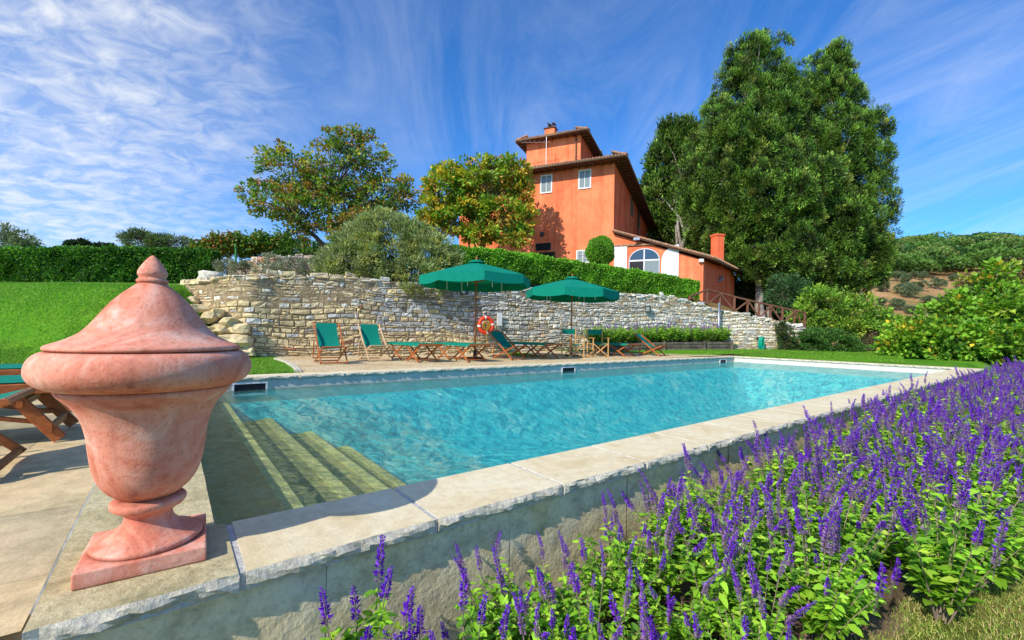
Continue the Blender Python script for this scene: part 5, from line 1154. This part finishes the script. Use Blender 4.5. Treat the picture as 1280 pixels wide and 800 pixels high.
tree('garden_tree', 'light green tree in the shade below the orange tinted crown', at(385, 345, 24), [B(372, 318, 24, 1.0, 1, .8), B(395, 322, 23, 1.1, 1, .8), B(350, 322, 26, .9, .9, .4)], 76, 180, 34, .3, .17, .08, [(.10, .22, .035), (.16, .32, .04), (.06, .14, .03)], .08, .8, nl=20, shell=.5)
# grey santolina shrubs on the terrace edge
for k, (px, py, Y, r) in enumerate([(283, 334, 16.3, .36), (300, 335, 16.0, .34), (337, 333, 15.7, .52), (368, 335, 15.5, .45), (390, 336, 15.4, .40), (350, 338, 15.3, .3)]):
    c_ = at(px, py, Y); tree('santolina_shrub', 'small silver grey shrub on the terrace edge above the wall', (c_.x, c_.y, c_.z-r*.9), [(c_.x, c_.y, c_.z, r*1.1, r, r*.8)], 110+k, 60, 30, .10, .085, .02, [(.32, .35, .26), (.24, .28, .19), (.40, .42, .32)], .02, .2, nl=14, shell=.4, up=.7, cat='shrub', group='silver shrubs along the terrace edge')
# tufts along the bank under the hedge
g = np.random.default_rng(120); n = 9000; px = 640+g.random(n)*245; a_ = (px-640)/F; Yw = np.array([interp(WY, q) for q in a_]); dr = .15+g.random(n)*1.6; zz = np.array([ground_z(q, w+d_) for q, w, d_ in zip(a_, Yw, dr)])
keep = (np.sin(px*.13)+np.sin(px*.31+1)) > -.7; c_ = np.stack([a_*(Yw+dr), Yw+dr, zz-.02], 1)[keep]; n = len(c_)
pal = np.array([(.20, .30, .05), (.12, .22, .04), (.36, .34, .10), (.30, .24, .12)])
gt_ = leaves('grass_tufts', c_, g.normal(size=(n, 3))*.5+[0, 0, 1], g.normal(size=(n, 3)), .08+.22*g.random(n), .025, pal[g.choice(4, n)]*(.7+.6*g.random((n, 1)))); tag(gt_, 'rough grass and weeds on the bank between hedge and wall top', 'grass', kind='stuff')

# ---- salvia: one spike, one plant, repeated
V_DK, V_MD, V_LT = (.085, .008, .34), (.17, .014, .66), (.34, .09, .88)
def spike_mesh(seed, H, spent=.3):
    g = np.random.default_rng(seed); nw = int(H/.0075); P, Dv, Nv, L, W, Cc = [], [], [], [], [], []; bx, by = g.normal()*.12, g.normal()*.12
    for k in range(nw):
        f = k/nw; z = H*f; x = bx*z*f*1.2; y = by*z*f*1.2; m = 7 if f < .85 else 5; r = .0155*(1-f)**.4+.0035
        if g.random() < .12: continue
        for j in range(m):
            a = 2*math.pi*(j+g.random()*.6)/m; out = np.array([math.cos(a), math.sin(a), .45+.5*f]); big = g.random() < .35 and f > .1
            P.append((x+math.cos(a)*r*.25, y+math.sin(a)*r*.25, z)); Dv.append(out); Nv.append(np.array([-math.sin(a), math.cos(a), 0])*.8+g.normal(size=3)*.4+[0, 0, .6])
            L.append(r*(1.25 if big else .8)*(.8+.4*g.random())); W.append((.011 if big else .0075)*(1-.35*f))
            base = np.array((.32, .20, .36)) if f < spent*g.random()*1.6 else np.array((V_DK, V_MD, V_MD, V_LT)[g.integers(4)]); Cc.append(base*(.75+.5*g.random()))
    st = MB().tube([(0, 0, -.09), (bx*.1*H*.1, 0, 0), (bx*H*.45*.55, by*H*.45*.55, H*.5), (bx*H*1.1, by*H*1.1, H*.97)], [.0022, .002, .0016, .0008], 5)
    o = leaves('flower_spike', np.array(P), np.array(Dv), np.array(Nv), np.array(L), np.array(W), np.array(Cc), None, M['petal'], .35)
    C.objects.unlink(o); me = o.data; b2 = bmesh.new(); b2.from_mesh(me); lay = b2.verts.layers.float_color['tint']; n0 = len(b2.verts); vs = [b2.verts.new(v) for v in st.v]
    for v in vs: v[lay] = (.20, .16, .17, 1)
    for f in st.f: b2.faces.new([vs[i] for i in f])
    b2.to_mesh(me); b2.free(); bpy.data.objects.remove(o); return me
SPK = [spike_mesh(200+i, [.13, .20, .26, .17, .11, .23, .30, .15][i], [.2, .5, .7, .1, .0, .4, .8, .5][i]) for i in range(8)]
SAL = np.array([(.26, .52, .03), (.36, .66, .05), (.17, .38, .03), (.09, .21, .02), (.50, .70, .07)])
def salvia_foliage(seed, R_, Hh, nst, dens):
    """returns leaf data, stems MB and list of stem tips"""
    g = np.random.default_rng(seed); st = MB(); P, Dv, Nv, L, W, Cc, tips = [], [], [], [], [], [], []
    for s in range(nst):
        a = g.random()*2*math.pi; k = g.random()**.6; hx, hy = math.cos(a)*R_*k, math.sin(a)*R_*k; h = Hh*(.72+.38*g.random())*(1-.22*k)
        c0 = np.array((hx*.15, hy*.15, 0)); c1 = np.array((hx*.55, hy*.55, h*.55)); c2 = np.array((hx, hy, h)); pts = [tuple(c0*(1-t)**2+c1*2*t*(1-t)+c2*t*t) for t in np.linspace(0, 1, 6)]
        st.tube(pts, [.0035, .003, .0028, .0025, .002, .0018], 4, col=(.22, .22, .08)); tips.append((c2, math.atan2(hy, hx), k))
        nn = int(dens*(9+4*g.random()))
        for i in range(nn):
            t = .22+.76*i/nn; q = c0*(1-t)**2+c1*2*t*(1-t)+c2*t*t; ph = i*1.57+g.random()
            for sgn in (0, math.pi):
                b = ph+sgn; o = np.array([math.cos(b), math.sin(b), .35+g.normal()*.3]); sz = (.085-.038*t)*(.7+.6*g.random())
                P.append(q); Dv.append(o); Nv.append(np.array([0, 0, 1.])+g.normal(size=3)*.35); L.append(sz); W.append(sz*.46); ci = g.choice(5, p=[.32, .28, .2, .1, .1]); Cc.append(SAL[ci]*(.55+.55*t)*(.8+.4*g.random()))
                if g.random() < .5: P.append(q+o*sz*.3); Dv.append(o+g.normal(size=3)*.5); Nv.append(np.array([0, 0, 1.])+g.normal(size=3)*.5); L.append(sz*.6); W.append(sz*.28); Cc.append(SAL[ci]*(.6+.55*t))
    return [np.array(x) for x in (P, Dv, Nv, L, W, Cc)], st, tips
def leaf6(name, P, Dv, Nv, L, W, Cc, parent):
    d = unit(Dv); sd = unit(np.cross(d, Nv)); nn = np.cross(sd, d); L = L[:, None]; W = W[:, None]; dn = np.array([0, 0, -1.])
    b = P; m1 = P+d*L*.35-nn*W*.10; tip = P+d*L+dn*L*.22; r = P+d*L*.40+sd*W*.5+nn*W*.08; l = P+d*L*.40-sd*W*.5+nn*W*.08; r2 = P+d*L*.75+sd*W*.32+dn*L*.09; l2 = P+d*L*.75-sd*W*.32+dn*L*.09; m2 = P+d*L*.72-nn*W*.08+dn*L*.08
    V = np.stack([b, r, m1, l, r2, m2, l2, tip], 1).reshape(-1, 3); k = len(P); q = np.array([(0, 1, 2, 2), (0, 2, 3, 3), (1, 4, 5, 2), (2, 5, 6, 3), (4, 7, 5, 5), (5, 7, 6, 6)])
    tri = []
    F4 = np.array([(1, 4, 5, 2), (2, 5, 6, 3), (0, 1, 2, 3), (4, 7, 6, 5)])
    Q = (np.arange(k)[:, None, None]*8+F4[None]).reshape(-1, 4); return nmesh(name, V, Q, np.repeat(np.clip(Cc, .002, 1), 8, 0), M['leaf'], parent)
PROT = []
for i in range(6):
    t = thing('salvia_plant', 'x', 'flower', (0, 0, 0), 0); data, st, tips = salvia_foliage(300+i, [.30, .34, .28, .26, .36, .3][i], [.50, .56, .46, .52, .6, .48][i], [19, 22, 18, 18, 22, 20][i], 1.35)
    leaf6('foliage', *data, t); st.build('stems', M['twig'], t); g = random.Random(i)
    for j, (c, a, k) in enumerate(tips):
        if g.random() < .54: continue
        o = bpy.data.objects.new('flower_spike', SPK[g.randrange(8)]); C.objects.link(o); o.parent = t; o.location = c; lean = .1+.75*k*g.random()**1.3; o.rotation_euler = (g.uniform(-.15, .15), lean, 0); o.rotation_mode = 'ZYX'
        o.rotation_mode = 'XYZ'; q = Matrix.Rotation(a, 4, 'Z') @ Matrix.Rotation(lean, 4, 'Y'); e = q.to_euler(); o.rotation_euler = e; sc = g.uniform(.65, 1.12); o.scale = (sc, sc, sc*g.uniform(.75, 1.1))
    PROT.append(t)
used = set(); g = random.Random(77); cnt = 0
LB = 'leafy salvia with upright purple flower spikes in the dense bed beside the pool wall'
def plant(loc, i, rz, sc, label, group='purple salvia plants in the bed along the pool wall'):
    if i not in used: used.add(i); o = PROT[i]; o.location = loc; o.rotation_euler = (0, 0, rz); o['label'] = label
    else: o = dup(PROT[i], loc, rz, label)
    if group: o['group'] = group
    elif 'group' in o: del o['group']
    o.scale = (sc,)*3; return o
t = .86; col_ = 0
while t < 23.5:
    dt = .31 if t < 5 else (.37 if t < 9 else .45); wd = 1.48+.10*math.sin(t*1.3) if t > 5.0 else .98+.12*(t-1.0)
    s = .28 if t > .8 else .45
    while s < wd:
        tt = t+g.uniform(-.12, .12); ss = s+g.uniform(-.08, .08); q = pool(tt, -CW-ss, -.61)
        plant(q, g.randrange(6), g.uniform(0, 6.28), g.uniform(.88, 1.15)*(.74 if t < 1.7 else (.86 if t < 2.6 else (.98 if t < 5 else 1.06))), LB); cnt += 1
        s += .31 if t < 6 else .36
    t += dt
SP3 = []
for i in range(2):
    t_ = thing('salvia_plant', 'x', 'flower', (0, 0, 0), 0); data, st, tips = salvia_foliage(330+i, [.15, .12][i], [.50, .46][i], [6, 5][i], 1.5)
    leaf6('foliage', *data, t_); st.build('stems', M['twig'], t_); SP3.append((t_, tips))
    for j, (c, a, k_) in enumerate(tips):
        o = bpy.data.objects.new('flower_spike', SPK[(0, 4, 3, 0, 4, 0)[j]]); C.objects.link(o); o.parent = t_; o.location = c; o.rotation_euler = (Matrix.Rotation(a, 4, 'Z') @ Matrix.Rotation(.15, 4, 'Y')).to_euler()
for n_, (tx, sx_, i, sc, lb) in enumerate(((.38, .17, 0, 1.02, 'sparse salvia whose tallest spike stands in front of the coping near the urn'), (.50, .30, 1, .95, 'sparse salvia right of the tallest one near the urn, leaves against the pool wall'), (.10, .22, 1, .86, 'tiny salvia at the bottom edge, closest to the urn'), (.22, .36, 0, .80, 'small salvia shoot at the bottom edge right of the tiny one'), (.64, .42, 0, .88, 'low salvia at the bottom edge just left of the dense flower bed'), (.36, .36, 1, .86, 'leafy salvia at the bottom edge below the two sparse ones'))):
    q = pool(tx, -CW-sx_, -.61); o = SP3[i][0]
    if i in (0, 1) and n_ < 2: put(o, q.x, q.y, n_*2.1, q.z); o['label'] = lb
    else: o = dup(o, q, n_*1.7, lb)
    o.scale = (sc,)*3

# planter flowers along the wall
PL2 = []
for i in range(3):
    o = dup(PROT[i], (0, -50, 0), 0, 'x'); ks = [c for c in o.children if c.name.startswith('flower_spike')]
    for c in ks[2:]: bpy.data.objects.remove(c)
    PL2.append(o)
PROT = PL2; used = set(); k = 0
for px in np.arange(746, 910, 7.5):
    for d_ in (1.05, .7, .3):
        A = plp(px+g.uniform(-3, 3), d_); k += 1
        plant((A.x, A.y, A.z+.34), g.randrange(3), g.uniform(0, 6), g.uniform(1.3, 1.75), 'green salvia with a haze of violet flowers in the timber edged planter', 'salvia plants in the timber planter')

# ---- real grass blades
def blades(name, pts, h, w, pal, seed, label, lean=.45):
    g = np.random.default_rng(seed); n = len(pts); pal = np.array(pal); d = g.normal(size=(n, 3))*lean+[0, 0, 1]; sd = unit(np.cross(d, g.normal(size=(n, 3)))); H_ = h*(.5+g.random((n, 1))); W_ = w
    V = np.stack([pts-sd*W_/2, pts+sd*W_/2, pts+unit(d)*H_], 1).reshape(-1, 3); Q = np.arange(n*3).reshape(-1, 3)
    o = nmesh(name, V, Q, np.repeat(pal[g.choice(len(pal), n)]*(.7+.6*g.random((n, 1))), 3, 0), M['leaf']); return tag(o, label, 'grass', kind='stuff')
g = np.random.default_rng(130); pts = []
T_ = g.random(170000)*6.5+.8; S_ = -CW-np.interp(T_, [.8, 1, 5.5, 6], [.90, .90, 1.35, 1.5])-g.random(170000)**1.3*3.2; X = O.x+D.x*T_+N.x*S_; Yy = O.y+D.y*T_+N.y*S_
k_ = Yy > .4; wf = np.sin(T_*5+S_*3)+np.sin(T_*2.3-S_*6)+g.normal(size=len(T_))*.9; k_ &= wf > -1.2
pts = np.stack([X, Yy, np.full(len(X), -.615)], 1)[k_]
blades('grass', pts, .028, .004, [(.32, .46, .07), (.48, .50, .13), (.62, .50, .22), (.18, .30, .04)], 131, 'short dry grass at the edge of the flower bed')
n = 260000; az = ang(-40)+g.random(n)*(ang(370)-ang(-40)); Yy = 6.2/(1-g.random(n)*.66); X = az*Yy; tt = (X-O.x)*D.x+(Yy-O.y)*D.y; ss = (X-O.x)*N.x+(Yy-O.y)*N.y
ok = (ss > 6.72) & (Yy < 18.2)
ok &= ~((az > -.74) & (Yy > np.array([interp(WY, a_) for a_ in az])-.1))
gx = np.array([(374-640)/F]); ok &= ~((az > ang(340)) & (Yy > np.interp(az, [ang(340), ang(358), ang(368), ang(374)], [13, 10.6, 9.4, 8.6])))
X, Yy = X[ok], Yy[ok]; Z = np.array([lawn_z(a_, b_) for a_, b_ in zip(X, Yy)])
blades('grass', np.stack([X, Yy, Z-.004], 1), .045, .010, [(.10, .30, .012), (.14, .40, .02), (.24, .48, .04), (.07, .22, .012), (.34, .42, .08)], 132, 'lush green grass of the sloping lawn at the left', .5)
n = 60000; az = ang(800)+g.random(n)*(ang(1130)-ang(800)); Yw = np.array([interp(WY, a_) for a_ in az]); Yy = 15+g.random(n)*8; X = az*Yy; tt = (X-O.x)*D.x+(Yy-O.y)*D.y; ss = (X-O.x)*N.x+(Yy-O.y)*N.y
ok = (Yy < Yw-.1) & ((ss > PW+.5) | (tt > PL+.5)); gl_ = np.interp(az, [ang(800), ang(820), ang(880), ang(905)], [17.3, 16.9, 16.3, 15.0]); ok &= (Yy > gl_) | (az > ang(905))
X, Yy = X[ok], Yy[ok]; Z = np.array([lawn_z(a_, b_) for a_, b_ in zip(X, Yy)])
blades('grass', np.stack([X, Yy, Z-.004], 1), .04, .012, [(.10, .27, .015), (.16, .36, .02), (.22, .40, .03)], 133, 'strip of mown grass between the pool end and the stone wall', .5)

# ================================================================ SKY, SUN, CAMERA
SUN_AZ, SUN_EL = math.atan2(-.643, -.766), R(37)
w = bpy.data.worlds.new('World'); bpy.context.scene.world = w; w.use_nodes = True; nd = w.node_tree.nodes; lk = w.node_tree.links; bg = nd['Background']
sky = nd.new('ShaderNodeTexSky'); sky.sky_type = 'NISHITA'; sky.sun_disc = False; sky.sun_elevation = SUN_EL; sky.sun_rotation = SUN_AZ; sky.altitude = 300; sky.air_density = 1.0; sky.dust_density = .3; sky.ozone_density = 3.0
tc = nd.new('ShaderNodeTexCoord'); sx = nd.new('ShaderNodeSeparateXYZ'); lk.new(tc.outputs['Generated'], sx.inputs[0])
def mth(op, a, b=None, c=None, clamp=False):
    n = nd.new('ShaderNodeMath'); n.operation = op; n.use_clamp = clamp
    for i, q in enumerate((a, b, c)):
        if q is None: continue
        if isinstance(q, (int, float)): n.inputs[i].default_value = q
        else: lk.new(q, n.inputs[i])
    return n.outputs[0]
zc = mth('MAXIMUM', sx.outputs[2], .0); dn = mth('ADD', zc, .16); cx = mth('DIVIDE', sx.outputs[0], dn); cy = mth('DIVIDE', sx.outputs[1], dn)
cb = nd.new('ShaderNodeCombineXYZ'); lk.new(cx, cb.inputs[0]); lk.new(cy, cb.inputs[1])
def cloud(rot, scl, sc, det, dist, lo, hi, rough=.6):
    mp = nd.new('ShaderNodeMapping'); mp.inputs['Rotation'].default_value = (0, 0, rot); mp.inputs['Scale'].default_value = scl; lk.new(cb.outputs[0], mp.inputs[0])
    n = nd.new('ShaderNodeTexNoise'); n.inputs['Scale'].default_value = sc; n.inputs['Detail'].default_value = det; n.inputs['Roughness'].default_value = rough; n.inputs['Distortion'].default_value = dist; lk.new(mp.outputs[0], n.inputs['Vector'])
    return mth('SMOOTHSTEP', n.outputs['Fac'], lo, hi) if False else mth('MULTIPLY', mth('SUBTRACT', n.outputs['Fac'], lo), 1/(hi-lo), clamp=True)
streak = cloud(R(16), (1.5, .42, 1), 1.6, 10, 1.3, .40, .84, .66); mott = cloud(R(40), (1, 1.3, 1), 8, 8, .6, .40, .72, .62); big = cloud(R(30), (.6, 1, 1), .9, 6, .5, .38, .62)
# more cover towards the left (west) side
az = mth('DIVIDE', sx.outputs[0], mth('MAXIMUM', sx.outputs[1], .15)); left = mth('MULTIPLY', mth('SUBTRACT', -.28, az), 1.5, clamp=True)
a1 = mth('MULTIPLY', mth('MULTIPLY', left, mth('ADD', mth('MULTIPLY', mott, .75), .35)), mth('ADD', mth('MULTIPLY', big, .7), .35), clamp=True)
a2 = mth('MULTIPLY', streak, mth('ADD', mth('MULTIPLY', big, .40), .18)); haze = mth('MULTIPLY', mth('POWER', mth('SUBTRACT', 1.0, mth('MINIMUM', zc, 1.0)), 7.0), .12)
al = mth('ADD', mth('MAXIMUM', a1, a2), haze, clamp=True); al = mth('MULTIPLY', al, .85)
tint = nd.new('ShaderNodeMix'); tint.data_type = 'RGBA'; tint.blend_type = 'MULTIPLY'; tint.inputs[0].default_value = 1; lk.new(sky.outputs[0], tint.inputs[6]); tint.inputs[7].default_value = (.37, .91, 1.46, 1)
mx = nd.new('ShaderNodeMix'); mx.data_type = 'RGBA'; lk.new(al, mx.inputs[0]); lk.new(tint.outputs[2], mx.inputs[6]); mx.inputs[7].default_value = (6.5, 6.7, 6.9, 1)
lk.new(mx.outputs[2], bg.inputs[0]); bg.inputs[1].default_value = .15
sl = bpy.data.lights.new('sun', 'SUN'); sl.energy = 5.0; sl.angle = R(.5); sl.color = (1, .94, .82); so = bpy.data.objects.new('sun', sl); C.objects.link(so)
tv = Vector((.643*math.cos(SUN_EL), .766*math.cos(SUN_EL), -math.sin(SUN_EL))); so.rotation_euler = tv.to_track_quat('-Z', 'Y').to_euler()
cam = bpy.data.cameras.new('camera'); cam.sensor_width = 36; cam.lens = F/1280*36; cam.shift_y = SH/1280; cam.clip_end = 5000; cam.clip_start = .05
co = bpy.data.objects.new('camera', cam); C.objects.link(co); co.matrix_world = Matrix.Translation((0, 0, HC)) @ Matrix.Rotation(R(90), 4, 'X') @ Matrix.Rotation(ROLL, 4, 'Z')
sc = bpy.context.scene; sc.camera = co; sc.view_settings.view_transform = 'Standard'; sc.view_settings.look = 'None'; sc.view_settings.exposure = 0
sc.cycles.max_bounces = 8; sc.cycles.transparent_max_bounces = 12; sc.cycles.caustics_refractive = False; sc.cycles.caustics_reflective = False
